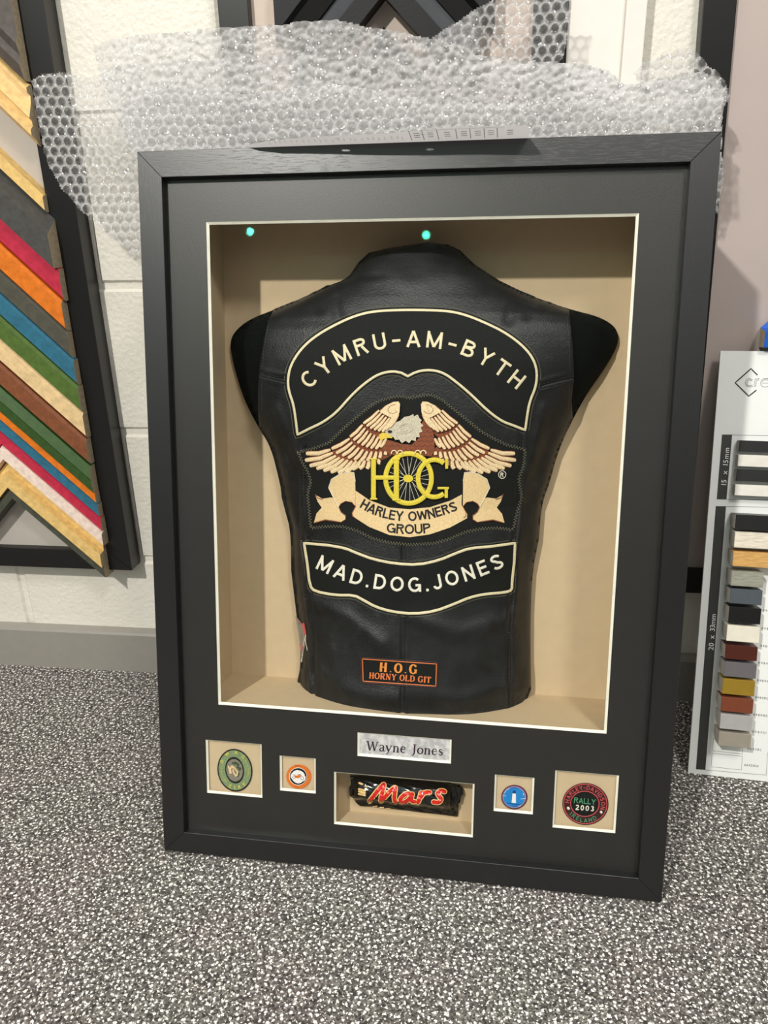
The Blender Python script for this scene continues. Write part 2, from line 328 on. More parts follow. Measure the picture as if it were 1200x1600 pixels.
def sans_path(s, path, height, mb, wt=.17, sx=1.):
    P = np.array(dens(smooth_poly(path, 3, False) if len(path) > 2 else path, 1.0, False)); L = np.concatenate([[0], np.cumsum(np.linalg.norm(np.diff(P, axis=0), axis=1))])
    Wd = [(.4, []) if c == ' ' else sans(c, wt/2) for c in s]; gap = (L[-1]-sum(w for w, _ in Wd)*height*sx)/max(1, len(s)-1); x = 0
    for w, st in Wd:
        w *= height*sx; c = x+w/2; x += w+gap
        px = np.interp(c, L, P[:, 0]); py = np.interp(c, L, P[:, 1]); d0, d1 = max(c-height*.5, 0), min(c+height*.5, L[-1])
        t = np.array([np.interp(d1, L, P[:, 0])-np.interp(d0, L, P[:, 0]), np.interp(d1, L, P[:, 1])-np.interp(d0, L, P[:, 1])]); t /= np.linalg.norm(t); up = np.array([t[1], -t[0]])
        for q in st: ribbon(mb, [tuple(np.array([px, py])+t*(a*height*sx-w/2)+up*b*height) for a, b in q], wt*height)
    return mb
def ribbon(mb, path, w, closed=False, lo=-.5, hi=.5, cap=True):
    """raised band along a path; w width or list; verts (x, y, t)"""
    P = np.array(path, float); n = len(P); W = np.array(w if hasattr(w, '__len__') else [w]*n, float)
    if len(W) != n: W = np.interp(np.linspace(0, 1, n), np.linspace(0, 1, len(W)), W)
    if closed: T = np.roll(P, -1, 0)-np.roll(P, 1, 0)
    else:
        T = np.empty_like(P); T[1:-1] = P[2:]-P[:-2]; T[0] = P[1]-P[0]; T[-1] = P[-1]-P[-2]
    T /= np.maximum(np.linalg.norm(T, axis=1), 1e-9)[:, None]; N = np.stack([-T[:, 1], T[:, 0]], 1)
    rows = [(-.5, lo), (-.42, .3*hi+.7*lo*0+.1), (0, hi), (.42, .3*hi+.1), (.5, lo)]
    V = []; m = len(rows)
    for i in range(n):
        for a, t in rows: q = P[i]+N[i]*a*W[i]; V.append((q[0], q[1], t))
    F = []
    for i in range(n if closed else n-1):
        j = (i+1) % n
        for r in range(m-1): F.append((i*m+r, j*m+r, j*m+r+1, i*m+r+1))
        F.append((i*m+m-1, j*m+m-1, j*m, i*m))
    if not closed: F += [tuple(range(m)), tuple(reversed(range((n-1)*m, n*m)))]
    mb.add(V, F); return mb
def bead(mb, path, w, hi=.5):          # ribbon with rounded ends
    P = dens(path, max(w*.5, .8), False) if len(path) > 1 else path
    P = np.array(P, float); a = P[0]-(P[1]-P[0])/np.linalg.norm(P[1]-P[0])*w*.35; b = P[-1]+(P[-1]-P[-2])/np.linalg.norm(P[-1]-P[-2])*w*.35
    P = np.vstack([a, P, b]); W = [w*.5]+[w]*(len(P)-2)+[w*.5]
    return ribbon(mb, P, W, hi=hi)
def ell(cx, cy, rx, ry, n=40, rot=0., a0=0, a1=2*math.pi, closed=True):
    m = n if closed else n+1
    r = []
    for i in range(m):
        a = a0+(a1-a0)*i/n; x = rx*math.cos(a); y = ry*math.sin(a)
        r.append((cx+x*math.cos(rot)-y*math.sin(rot), cy+x*math.sin(rot)+y*math.cos(rot)))
    return r

# ------------------------------------------------------------------ the room
def block_wall():
    mb = MB(); zt = .6638; x0w, x1w = -2.6, 2.6
    mb.add([(x0w, .004, 0), (x1w, .004, 0), (x1w, .004, 2.5), (x0w, .004, 2.5)], [(0, 1, 2, 3)])
    k = -3; g = .0045; c = .004
    while zt+(k)*.225 < 2.5:
        za, zb = zt+k*.225+g, zt+(k+1)*.225-g; off = -.571 if k % 2 == 0 else -.571+.225
        n = -6
        while off+n*.45 < x1w:
            xa, xb = off+n*.45+g, off+(n+1)*.45-g
            V = [(xa, .004, za), (xb, .004, za), (xb, .004, zb), (xa, .004, zb), (xa+c, 0, za+c), (xb-c, 0, za+c), (xb-c, 0, zb-c), (xa+c, 0, zb-c)]
            mb.add(V, [(4, 5, 6, 7), (0, 1, 5, 4), (1, 2, 6, 5), (2, 3, 7, 6), (3, 0, 4, 7)]); n += 1
        k += 1
    return mb
w = block_wall(); struct(mesh('wall_back', w.V, w.F, MAT['block']))
fl = MB(); fl.box(-2.6, 2.6, -5.5, .1, -.05, 0); struct(mesh('floor', fl.V, fl.F, MAT['carpet']))
sk = MB(); sk.prism([(0, 0), (-.02, 0), (-.02, .0745), (-.0175, .0785), (0, .0795)], lambda p, t: (-2.6+5.2*t, p[0], p[1])); struct(mesh('baseboard_back', sk.V, sk.F, MAT['skirt']))

# ------------------------------------------------------------------ shadow box frame
box = thing('shadow_box_frame', 'large black wooden shadow box frame with charcoal mount standing on the carpet', 'picture frame', FM, (FW/2, 0, 0))
RW, DEP = .0275, .125
for nm, poly, mt, lb in (('frame_rail', [(0, 0), (FW, 0), (FW-RW, RW), (RW, RW)], 'ash_h', 'bottom rail'), ('frame_rail', [(0, FH), (RW, FH-RW), (FW-RW, FH-RW), (FW, FH)], 'ash_h', 'top rail'),
                         ('frame_rail', [(0, 0), (RW, RW), (RW, FH-RW), (0, FH)], 'ash_v', 'left rail'), ('frame_rail', [(FW, 0), (FW, FH), (FW-RW, FH-RW), (FW-RW, RW)], 'ash_v', 'right rail')):
    mb = MB(); mb.prism(poly, lambda p, t: (p[0], p[1], -DEP+DEP*t)); bevel(mesh(nm, mb.V, mb.F, MAT[mt], box), .0004, 1)
OPEN = (.0735, .5403, .1985, .7692)
WIN = dict(green=(.0557, .1283, .0788, .1507), orange=(.1513, .1970, .0911, .1378), name=(.2491, .3629, .1457, .1764), mars=(.2201, .3917, .0525, .1225), blue=(.4152, .4615, .0897, .1367), red=(.4850, .5573, .0755, .1485))
def rect(r, g=0): return [(r[0]-g, r[2]-g), (r[1]+g, r[2]-g), (r[1]+g, r[3]+g), (r[0]-g, r[3]+g)]
ZM, ZB = -.0105, -.0125
hol = [rect(OPEN)]+[rect(r) for r in WIN.values()]
V2, T = cdt(rect((RW-.002, FW-RW+.002, RW-.002, FH-RW+.002)), hol)
z3 = lambda z: (lambda A: np.column_stack([A, np.full(len(A), z)]))
V, F = sheet3(V2, T, z3(ZM), z3(ZB)); mesh('mount_board', V, F, MAT['mat'], box)
mb = MB()
for r in [OPEN]+list(WIN.values()):
    o_ = rect(r, .0001); i_ = rect(r, -.0027 if r is OPEN else -.0022)
    Vb = [(p[0], p[1], ZM-.0002) for p in o_]+[(p[0], p[1], ZB-.0006) for p in i_]+[(p[0], p[1], ZB-.0006) for p in o_]
    mb.add(Vb, [(i, (i+1) % 4, 4+(i+1) % 4, 4+i) for i in range(4)]+[(4+i, 4+(i+1) % 4, 8+(i+1) % 4, 8+i) for i in range(4)])
mesh('bevelled_window_edge', mb.V, mb.F, MAT['core'], box, label='cream bevelled cut edges of the mount windows')
mb = MB(); mb.box(RW-.003, FW-RW+.003, RW-.003, FH-RW+.003, -.0098, -.0078); mesh('glass_pane', mb.V, mb.F, MAT['glass'], box)
BK = -.115
LI = (.0545, .5560, .1975, .7900)
mb = MB(); a, b, c, d = LI; t_ = .003
mb.box(a-t_, b+t_, c-t_, d+t_, BK-.003, BK); mb.box(a-t_, a, c-t_, d+t_, BK, ZB-.001); mb.box(b, b+t_, c-t_, d+t_, BK, ZB-.001)
mb.box(a, b, c-t_, c, BK, ZB-.001); mb.box(a, b, d, d+t_, BK, ZB-.001); mesh('box_lining', mb.V, mb.F, MAT['lining'], box, label='beige lining of the deep box')
for kx, r in WIN.items():
    if kx == 'name': continue
    mb = MB(); D = .035 if kx == 'mars' else .0028
    a, b, c, d = r; a -= .002; b += .002; c -= .002; d += .002
    mb.box(a-.002, b+.002, c-.002, d+.002, ZB-D-.002, ZB-D)
    mb.box(a-.002, a, c, d, ZB-D, ZB-.0007); mb.box(b, b+.002, c, d, ZB-D, ZB-.0007); mb.box(a, b, c-.002, c, ZB-D, ZB-.0007); mb.box(a, b, d, d+.002, ZB-D, ZB-.0007)
    mesh('window_recess', mb.V, mb.F, MAT['lining'], box, label='beige recess behind a small mount window')
mb = MB(); mb.box(.004, FW-.004, .004, FH-.004, -DEP-.003, -DEP+.001); mesh('back_panel', mb.V, mb.F, MAT['backblack'], box)

# ------------------------------------------------------------------ torso form and leather vest
LC = [(668, 379), (600, 390), (576, 396), (560, 411), (543, 436), (510, 447), (488, 458), (458, 472), (428, 484), (389, 499), (365, 519), (359, 538), (365, 571), (378, 615), (389, 640), (404, 668), (424, 700), (438, 758), (446, 800), (454, 829), (455, 892), (461, 942), (466, 983), (470, 1016), (469, 1044), (465, 1063), (467, 1082), (483, 1099)]
RC = [(672, 379), (700, 383), (719, 392), (741, 414), (780, 439), (796, 447), (813, 455), (835, 464), (857, 472), (893, 484), (934, 494), (959, 508), (967, 524), (964, 543), (945, 576), (917, 615), (895, 655), (873, 702), (858, 756), (846, 789), (842, 842), (832, 892), (829, 954), (829, 1036), (830, 1077), (822, 1095)]
def chain(C):
    A = np.array(C, float); u, v = fpa(A[:, 0], A[:, 1], -.08); o = np.argsort(v); return v[o], u[o]
vL, uL = chain(LC); vR, uR = chain(RC)
WFv = [.15, .19, .30, .45, .56, .62, .655, .69, .72, .75]
WFw = [-.036, -.033, -.032, -.036, -.028, -.026, -.032, -.044, -.058, -.075]
def Hbody(u, v):
    l = np.interp(v, vL, uL); r = np.interp(v, vR, uR)
    c = (l+r)/2; h = np.maximum((r-l)/2, .012); s = np.clip(np.abs(u-c)/h, 0, 1)
    wide = np.clip((v-.47)/.1, 0, 1)                       # shoulders spread flatter
    wf = np.interp(v, WFv, WFw)
    prof = (1-s**(2.2+.6*wide))**(.62-.04*wide)
    return -.104+(wf+.104)*prof
def seg_d(u, v, pl):
    d = np.full(np.shape(u), 9.)
    for (a, b), (c, e) in zip(pl[:-1], pl[1:]):
        L2 = (c-a)**2+(e-b)**2+1e-12; t = np.clip(((u-a)*(c-a)+(v-b)*(e-b))/L2, 0, 1); d = np.minimum(d, np.hypot(u-a-t*(c-a), v-b-t*(e-b)))
    return d
def pxline(P, w=-.04):
    A = np.array(P, float); u, v = fpa(A[:, 0], A[:, 1], w); return list(zip(u, v))
SEAMS_PX = [[(632, 835), (632, 960), (631, 1060), (631, 1117)], [(474, 700), (471, 760), (472, 846), (477, 934), (483, 985), (484, 1098)], [(817, 640), (813, 760), (805, 850), (801, 933), (796, 987), (797, 1053), (797, 1113)],
            [(405, 584), (428, 590), (455, 594)], [(846, 603), (870, 596), (897, 590)],]
SEAMS = [pxline(p) for p in SEAMS_PX]
CRE_PX = [([(485, 945), (540, 960), (600, 1000)], .004, .010), ([(500, 1060), (560, 1080), (620, 1084)], .003, .012), ([(650, 960), (720, 985), (790, 975)], .0035, .011), ([(650, 1075), (720, 1090), (790, 1078)], .003, .012),
          ([(508, 447), (522, 470), (530, 500)], -.003, .007), ([(488, 458), (500, 480)], -.0025, .006), ([(815, 452), (800, 478), (795, 500)], -.003, .007), ([(838, 464), (825, 490)], -.0025, .006), ([(440, 700), (458, 760), (463, 830)], -.003, .008),
          ([(865, 680), (845, 730), (830, 790)], -.003, .008), ([(850, 640), (838, 700), (826, 740)], .003, .007), ([(430, 640), (448, 690), (460, 720)], .003, .007), ([(825, 860), (822, 960), (824, 1060)], -.003, .008), ([(560, 412), (640, 440), (760, 428)], .002, .012), ([(470, 1000), (474, 1060)], -.003, .008)]
CRE = [(pxline(p), a, s) for p, a, s in CRE_PX]
_wav = [(rng.uniform(25, 110, 2)*rng.choice([-1, 1], 2), rng.uniform(0, 6.28), rng.uniform(.3, 1)) for _ in range(14)]
def Hvest(u, v):
    h = Hbody(u, v)+.0045
    for P, a, s in CRE: h = h+a*np.exp(-(seg_d(u, v, P)/s)**2)
    low = np.clip((.42-v)/.05, .25, 1)
    for k, ph, am in _wav: h = h+low*.00028*am*np.sin(u*k[0]+v*k[1]+ph)
    return h
def Hseam(u, v):
    h = Hvest(u, v)
    for P in SEAMS: d = seg_d(u, v, P); h = h-.0030*np.exp(-(d/.0019)**2)+.0012*np.exp(-((d-.0048)/.0026)**2)
    return h+.0006*np.exp(-((seg_d(u, v, HEMS)-.004)/.0025)**2)
HEMS = pxline([(483, 1099), (520, 1110), (575, 1117), (632, 1118), (700, 1123), (755, 1121), (797, 1113), (822, 1096)], -.04)
def S(px, py, off, H=Hvest, it=7):
    w = np.full(np.shape(px), -.045)
    for _ in range(it):
        u, v = fpa(px, py, w); w = .35*w+.65*(H(u, v)+off)
    u, v = fpa(px, py, w); return np.stack([u, v, w], -1)
bust_px = LC+[(505, 1104), (570, 1108), (640, 1110), (700, 1112), (760, 1110)]+RC[::-1]
def solid_from_px(poly, step, H, off, drop):
    V2, T = cdt(dens(poly, step), (), step)
    T = T[:, ::-1]                                          # y down -> flip
    A = S(V2[:, 0], V2[:, 1], off, H); n = len(A); B = A.copy(); bd = boundary(T)
    B[:, 2] = drop if drop is not None else A[:, 2]-.003
    idx = sorted({i for e in bd for i in e}); mp = {i: n+j for j, i in enumerate(idx)}
    V = np.vstack([A, B[idx]]); F = [tuple(t) for t in T]+[(b, a, mp[a], mp[b]) for a, b in bd]
    return V, F
form = thing('torso_form', 'black flocked torso display form wearing the leather vest inside the box', 'mannequin', FM, (.307, .20, -.08))
V, F = solid_from_px(smooth_poly(bust_px, 2), 7, Hbody, -.003, -.1145); mesh('torso', V, F, MAT['velvet'], form, True)
vest = thing('leather_vest', 'sleeveless black leather vest with embroidered back patches, seen from behind on the torso form', 'vest', FM, (.307, .20, -.05))
vest_px = [(668, 379), (640, 382), (605, 388), (576, 395), (560, 410), (543, 435), (528, 443), (510, 446), (498, 453), (488, 457), (474, 466), (458, 471), (428, 483), (420, 500), (414, 521), (409, 550), (405, 582), (403, 610), (403, 640), (405, 668), (424, 701), (438, 758), (440, 777), (446, 800), (454, 829), (455, 892), (461, 942), (466, 983), (470, 1016), (469, 1044), (465, 1063), (467, 1084), (483, 1099),
           (520, 1110), (575, 1117), (632, 1118), (700, 1123), (755, 1121), (797, 1113), (822, 1096), (830, 1077), (829, 1036), (829, 954), (832, 892), (842, 842), (846, 789), (858, 756), (873, 702), (895, 655), (893, 626), (897, 588), (895, 538), (889, 484), (857, 471), (845, 470), (835, 463), (813, 454), (796, 446), (780, 438), (741, 413), (719, 391), (700, 382)]
V, F = solid_from_px(vest_px, 3.2, Hseam, 0., -.1140)
# the skirt of the vest runs back to the lining where the body does
mesh('vest_body', V, F, MAT['leather'], vest, True)
def emb(name, mb, mat, parent, off, th, H=Hvest, smooth=False, label=None):
    A = np.array(mb.V); P = S(A[:, 0], A[:, 1], off+(A[:, 2]+.5)*th, H)
    o = mesh(name, P, [tuple(reversed(f)) for f in mb.F], MAT[mat], parent, smooth, label); return o
def plate(name, poly, mat, parent, off, th, step=6, H=Hvest, holes=(), label=None):
    V2, T = cdt(dens(poly, step), [dens(h, step) for h in holes], step)
    A = S(V2[:, 0], V2[:, 1], off+th, H); B = S(V2[:, 0], V2[:, 1], off-.0012, H); n = len(A); T = T[:, ::-1]
    F = [tuple(t) for t in T]+[(b, a, a+n, b+n) for a, b in boundary(T)]
    return mesh(name, np.vstack([A, B]), F, MAT[mat], parent, False, label)
def c1(L): return [(x/2.79+430, y/2.79+460) for x, y in L]
def c2(L): return [(x/3.158+450, y/3.158+600) for x, y in L]
def c3(L): return [(x/3+440, y/3+820) for x, y in L]
def grow(poly, d):
    P = np.array(poly, float); T_ = np.roll(P, -1, 0)-np.roll(P, 1, 0); T_ /= np.linalg.norm(T_, axis=1)[:, None]+1e-9
    N = np.stack([T_[:, 1], -T_[:, 0]], 1); A = .5*np.sum(P[:, 0]*np.roll(P[:, 1], -1)-P[:, 1]*np.roll(P[:, 0], -1)); N *= 1 if A > 0 else -1
    return [tuple(p) for p in P+N*d]
# --- top rocker
tr = c1([(97, 612), (91, 560), (80, 480), (60, 425), (54, 375), (66, 310), (110, 240), (170, 185), (260, 132), (350, 92), (430, 73), (560, 67), (700, 69), (780, 76), (850, 96), (930, 130), (1000, 165), (1070, 215), (1120, 270), (1142, 330), (1138, 400), (1108, 470), (1097, 540), (1090, 592)])
trb = c1([(1040, 572), (985, 552), (920, 502), (860, 442), (800, 390), (740, 345), (690, 330), (640, 331), (604, 343), (578, 357), (550, 342), (510, 334), (450, 347), (390, 387), (330, 442), (270, 512), (210, 557), (150, 585)])
top_line = dens(tr[:1], 3)+[]
TR = [tr[0]]+smooth_poly(tr[1:-1], 2, False)+[tr[-1]]+smooth_poly(trb[:9], 2, False)+[trb[9]]+smooth_poly(trb[10:], 2, False)
TR = dens(TR, 3.2)
rk = plate('rocker_patch', grow(TR, 4.2), 'twill', vest, 0, .0012, 5, label='arched black patch reading CYMRU-AM-BYTH across the shoulders')
emb('patch_border', ribbon(MB(), TR, 4.0, True), 'cream', rk, .0010, .0012, label='cream embroidered border')
emb('lettering', sans_path('CYMRU-AM-BYTH', c1([(148, 416), (205, 365), (262, 320), (330, 282), (420, 248), (530, 230), (640, 229), (740, 240), (830, 268), (925, 320), (1000, 374), (1052, 416)]), 26, MB(), .165), 'cream', rk, .0012, .0010, label='cream embroidered lettering')
# --- eagle patch
PB = c2([(50, 335), (120, 318), (200, 290), (270, 220), (340, 160), (395, 115), (450, 82), (520, 62), (560, 58), (600, 70), (650, 58), (700, 50), (760, 75), (800, 108), (870, 165), (950, 230), (1020, 270), (1080, 300), (1172, 322), (1165, 400), (1140, 470), (1155, 560), (1130, 640), (1112, 722), (1040, 712), (960, 715), (880, 730), (800, 765), (720, 788), (600, 795), (500, 785), (420, 765), (340, 725), (270, 705), (190, 705), (112, 712), (102, 620), (95, 540), (112, 480), (90, 420), (65, 380)])
pb = plate('club_patch', PB, 'twill', vest, 0, .0011, 6, label='black centre patch with embroidered eagle, wheel monogram and ribbon')
def zig(path, amp, step, closed=True):
    P = dens(path, step, closed); Q = []
    n = len(P)
    for i, p in enumerate(P):
        a = np.array(P[(i-1) % n]); b = np.array(P[(i+1) % n]); t = b-a; t /= np.linalg.norm(t)+1e-9; Q.append((p[0]-t[1]*amp*(1 if i % 2 else -1), p[1]+t[0]*amp*(1 if i % 2 else -1)))
    return Q
emb('zigzag_stitching', ribbon(MB(), zig(grow(PB, -.6), 2.2, 2.3), .95, True), 'stitch', pb, .0011, .0006)
# wings: rows of overlapping feathers over a rust ground
wingbg = [(540, 150), (520, 205), (500, 235), (470, 262), (450, 290), (500, 330), (520, 350), (470, 372), (400, 392), (330, 400), (270, 385), (215, 335), (300, 270), (380, 195), (440, 140), (480, 105)]
rows = [  # base polyline, tip polyline, count, width
    ([(228, 322), (262, 352), (330, 372), (440, 368)], [(88, 343), (79, 370), (100, 402), (140, 418), (180, 430), (215, 437), (250, 440), (290, 434), (320, 420), (352, 418), (385, 420), (415, 408), (455, 388)], 13, 21),
    ([(318, 262), (345, 300), (400, 325), (480, 330)], [(215, 320), (232, 340), (262, 352), (300, 368), (335, 378), (370, 382), (405, 378), (440, 372), (480, 350)], 10, 18),
    ([(378, 192), (410, 230), (450, 250), (490, 262)], [(306, 262), (325, 280), (348, 296), (375, 308), (405, 318), (432, 322), (455, 312)], 8, 16),
    ([(450, 130), (480, 160), (510, 170), (545, 150)], [(372, 196), (392, 212), (412, 224), (440, 232), (462, 238), (482, 226), (500, 214)], 8, 15)]
def interp(pl, t):
    P = np.array(pl, float); L = np.concatenate([[0], np.cumsum(np.linalg.norm(np.diff(P, axis=0), axis=1))]); return np.array([np.interp(t*L[-1], L, P[:, 0]), np.interp(t*L[-1], L, P[:, 1])])
for side in (0, 1):
    mir = (lambda L: L) if side == 0 else (lambda L: [(1209-x, y) for x, y in L])
    wg = plate('eagle_wing', c2(mir(wingbg)), 'rust', pb, .0011, .0004, 5, label='rust brown wing with cream feathers')
    mb = MB(); mo = MB()
    for ri, (bs, tp, n, wd) in enumerate(rows):
        for i in range(n):
            t = i/(n-1); a = interp(bs, t); b = interp(tp, t); a = a+(.13 if ri < 3 else 0.)*(b-a); mid = (a+b)/2+np.array([2, 9])*(1 if ri == 0 else .5)
            pth = [a, a*.6+mid*.4, mid, mid*.4+b*.6, b*.93+mid*.07, b]; pth = c2(mir([tuple(p) for p in pth]))
            W = [wd*.55/3.158, wd*.85/3.158, wd/3.158, wd/3.158, wd*.85/3.158, wd*.35/3.158]
            k = MB(); ribbon(k, pth, W); q = [(x, y, z+ri*.7) for x, y, z in k.V]; mb.add(q, k.F)
            k = MB(); ribbon(k, pth, [x+1.5 for x in W], hi=-.35); q = [(x, y, z+ri*.7-.1) for x, y, z in k.V]; mo.add(q, k.F)
    sh = [(452, 135), (485, 105), (520, 88), (545, 86), (553, 100), (550, 140), (535, 175), (505, 165), (475, 150)]
    emb('feather_outlines', mo, 'rust', wg, .0014, .0013)
    emb('wing_feathers', mb, 'feather', wg, .0016, .0013, smooth=False)
    plate('wing_shoulder', c2(mir(sh)), 'feather', wg, .0036, .0012, 4)
    cmb = MB(); ribbon(cmb, c2(mir([(530, 100), (505, 108), (492, 125), (500, 142), (520, 146), (538, 135)])), .7); emb('shoulder_outline', cmb, 'rust', wg, .0048, .0004)
body = [(450, 292), (470, 272), (510, 280), (560, 296), (610, 300), (650, 262), (655, 200), (670, 176), (695, 186), (712, 215), (722, 270), (724, 330), (705, 358), (650, 352), (560, 352), (510, 350), (470, 330)]
bd = plate('eagle_body', c2(body), 'rust', pb, .0024, .0010, 4, label='rust brown scaled body')
mb = MB()
for yy in range(0, 7):
    for xx in range(0, 9):
        cx = 500+xx*27+(13 if yy % 2 else 0); cy = 205+yy*23
        if inside(np.array([[cx, cy]]), body)[0] and cy > 190: ribbon(mb, c2(ell(cx, cy, 12, 12, 8, 0, .1, math.pi-.1, False)), .7)
emb('body_scales', mb, 'black_th', bd, .0032, .0003)
head = [(478, 236), (500, 208), (530, 190), (552, 182), (575, 162), (600, 158), (618, 148), (622, 160), (640, 150), (648, 168), (660, 178), (652, 190), (668, 205), (655, 215), (664, 235), (648, 240), (650, 262), (632, 262), (630, 282), (610, 276), (598, 292), (580, 280), (562, 292), (548, 274), (530, 276), (520, 262), (495, 258)]
hd = plate('eagle_head', c2(head), 'head', pb, .0030, .0012, 4, label='grey white feathered head')
plate('beak', c2([(448, 252), (462, 240), (484, 242), (508, 256), (516, 268), (492, 266), (474, 270), (458, 280), (450, 268)]), 'gold_th', hd, .0042, .0008, 4, label='yellow beak')
plate('eye', c2([(490, 236), (498, 227), (512, 230), (514, 238), (500, 243)]), 'black_th', hd, .0044, .0005, 4, label='black eye')
mb = MB()
for i in range(16):
    a = -2.4+i*.26; cx, cy = 588+28*math.cos(a*2.1), 222+22*math.sin(a*1.7); bead(mb, c2([(cx-14, cy+5), (cx+12, cy-4)]), .6)
emb('head_feathers', mb, 'grey_th', hd, .0040, .0003)
# wheel monogram
k2 = 1/3.158
wh = thing_wheel = emb('wheel_monogram', ribbon(MB(), c2(ell(595, 466, 113, 123, 56)), 25*k2, True), 'yellow', pb, .0030, .0016, label='yellow wheel and H O G monogram')
mb = MB()
for i in range(26):
    a = 2*math.pi*i/26+.06; a2 = a+(.16 if i % 2 else -.16)
    bead(mb, c2([(595+28*math.cos(a2), 466+22*math.sin(a2)), (595+103*math.cos(a), 466+112*math.sin(a))]), .62)
emb('wheel_spokes', mb, 'white_th', wh, .0014, .0005, label='thin white spokes')
plate('wheel_hub', c2(ell(593, 466, 25, 19, 20)), 'yellow', wh, .0026, .0010, 3)
mb = MB()
for P, W in (([(422, 366), (422, 570)], 25), ([(535, 366), (535, 574)], 27), ([(432, 462), (530, 462)], 22), ([(408, 370), (438, 370)], 9), ([(406, 567), (440, 567)], 9), ([(517, 370), (552, 370)], 9), ([(516, 572), (553, 572)], 9),
             ([(783, 418), (783, 368)], 15), ([(781, 562), (781, 508)], 17), ([(738, 514), (794, 514)], 12)):
    ribbon(mb, c2(dens(P, 6, False)), W*k2)
ribbon(mb, c2(ell(722, 466, 80, 92, 30, 0, -.95, -2*math.pi+.95, False)), 24*k2)
emb('monogram_letter', mb, 'yellow', wh, .0040, .0014, label='yellow embroidered H and G strokes')
mb = MB()
for cx in (523, 553, 640, 668): ribbon(mb, c2(ell(cx, 342, 13, 14, 12, 0, math.pi*.9, math.pi*2.1, False)), 2.2)
emb('claws', mb, 'feather', bd, .0045, .0010, smooth=True, label='cream claws gripping the wheel')
# ribbon
rb = plate('ribbon_banner', c2([(333, 526), (400, 572), (500, 610), (600, 618), (700, 608), (800, 576), (858, 545), (856, 596), (884, 640), (884, 662), (800, 708), (700, 742), (600, 756), (500, 745), (400, 705), (318, 652), (316, 636), (334, 604)]), 'tan', pb, .0012, .0010, 5, label='tan ribbon banner with dark lettering')
for side in (0, 1):
    mir = (lambda L: L) if side == 0 else (lambda L: [(1196-x, y) for x, y in L])
    fold = [(200, 512), (214, 470), (258, 443), (298, 434), (325, 437), (332, 480), (333, 604), (315, 584), (285, 578), (262, 590), (250, 607), (225, 562)]
    tail = [(134, 546), (170, 566), (210, 560), (226, 562), (250, 606), (262, 632), (286, 648), (284, 668), (262, 680), (185, 668), (128, 684), (140, 640), (166, 610), (146, 580)]
    ft = plate('ribbon_tail', c2(mir(tail)), 'tan', rb, .0012, .0007, 5)
    ff = plate('ribbon_fold', c2(mir(fold)), 'tan', rb, .0014, .0011, 5)
    mb = MB(); ribbon(mb, c2(mir([(332, 480), (325, 437), (298, 434), (258, 443), (214, 470), (200, 512), (225, 562), (250, 607)])), 1.1); emb('ribbon_piping', mb, 'white_th', rb, .0024, .0006)
    mb = MB(); ribbon(mb, c2(mir([(250, 607), (262, 590), (285, 578), (315, 584), (333, 604), (316, 636), (318, 652), (330, 660)])), 1.3)
    ribbon(mb, c2(mir([(250, 606), (262, 632), (284, 650), (284, 668), (262, 682), (185, 672), (128, 686)])), 1.3); ribbon(mb, c2(mir([(134, 544), (146, 562), (170, 569)])), 1.2); emb('ribbon_outline', mb, 'rust', rb, .0022, .0006, label='rust brown outline')
mb = MB(); sans_path('HARLEY OWNERS', c2([(352, 608), (400, 636), (470, 662), (540, 676), (600, 678), (680, 672), (760, 650), (838, 624)]), 15.5, mb, .19, .96); emb('lettering', mb, 'black_th', rb, .0021, .0008, label='black lettering HARLEY OWNERS')
mb = MB(); sans_path('GROUP', c2([(484, 732), (540, 739), (600, 741), (650, 739), (706, 734)]), 15.5, mb, .19, 1.08); emb('lettering', mb, 'black_th', rb, .0021, .0008, label='black lettering GROUP')
mb = MB(); ribbon(mb, c2(ell(1057, 447, 18, 19, 18)), 1.1, True); sans_path('R', c2([(1048, 457), (1066, 458)]), 6.4, mb, .18); emb('registered_mark', mb, 'white_th', pb, .0012, .0006, label='small cream circled R')
# --- lower rocker
lr = c3([(105, 86), (220, 96), (300, 110), (350, 132), (430, 162), (530, 182), (640, 188), (740, 166), (820, 132), (880, 110), (980, 102), (1095, 86), (1090, 180), (1080, 270), (1080, 306), (1050, 317), (950, 325), (880, 341), (810, 371), (720, 405), (620, 418), (520, 408), (440, 385), (380, 351), (340, 330), (250, 330), (155, 312), (132, 285), (120, 180)])
LR = dens([lr[0]]+smooth_poly(lr[1:11], 1, False)+[lr[11]]+smooth_poly(lr[12:], 1, False), 3.2)
nr = plate('rocker_patch', grow(LR, 3.5), 'twill', vest, 0, .0012, 5, label='curved black patch reading MAD.DOG.JONES below the eagle')
emb('patch_border', ribbon(MB(), LR, 4.4, True), 'cream', nr, .0010, .0012, label='cream embroidered border')
emb('lettering', sans_path('MAD.DOG.JONES', c3([(158, 204), (250, 248), (340, 280), (440, 302), (540, 314), (640, 318), (740, 304), (840, 274), (930, 246), (1046, 198)]), 23.5, MB(), .175, 1.0), 'white_th', nr, .0012, .0010, label='cream embroidered lettering')
emb('border_stitching', ribbon(MB(), zig(grow(LR, 5.2), .9, 1.8), .5, True), 'stitch', nr, .0001, .0006)
emb('border_stitching', ribbon(MB(), zig(grow(TR, 5.8), .6, 2.0), .5, True), 'stitch', rk, .0001, .0006)
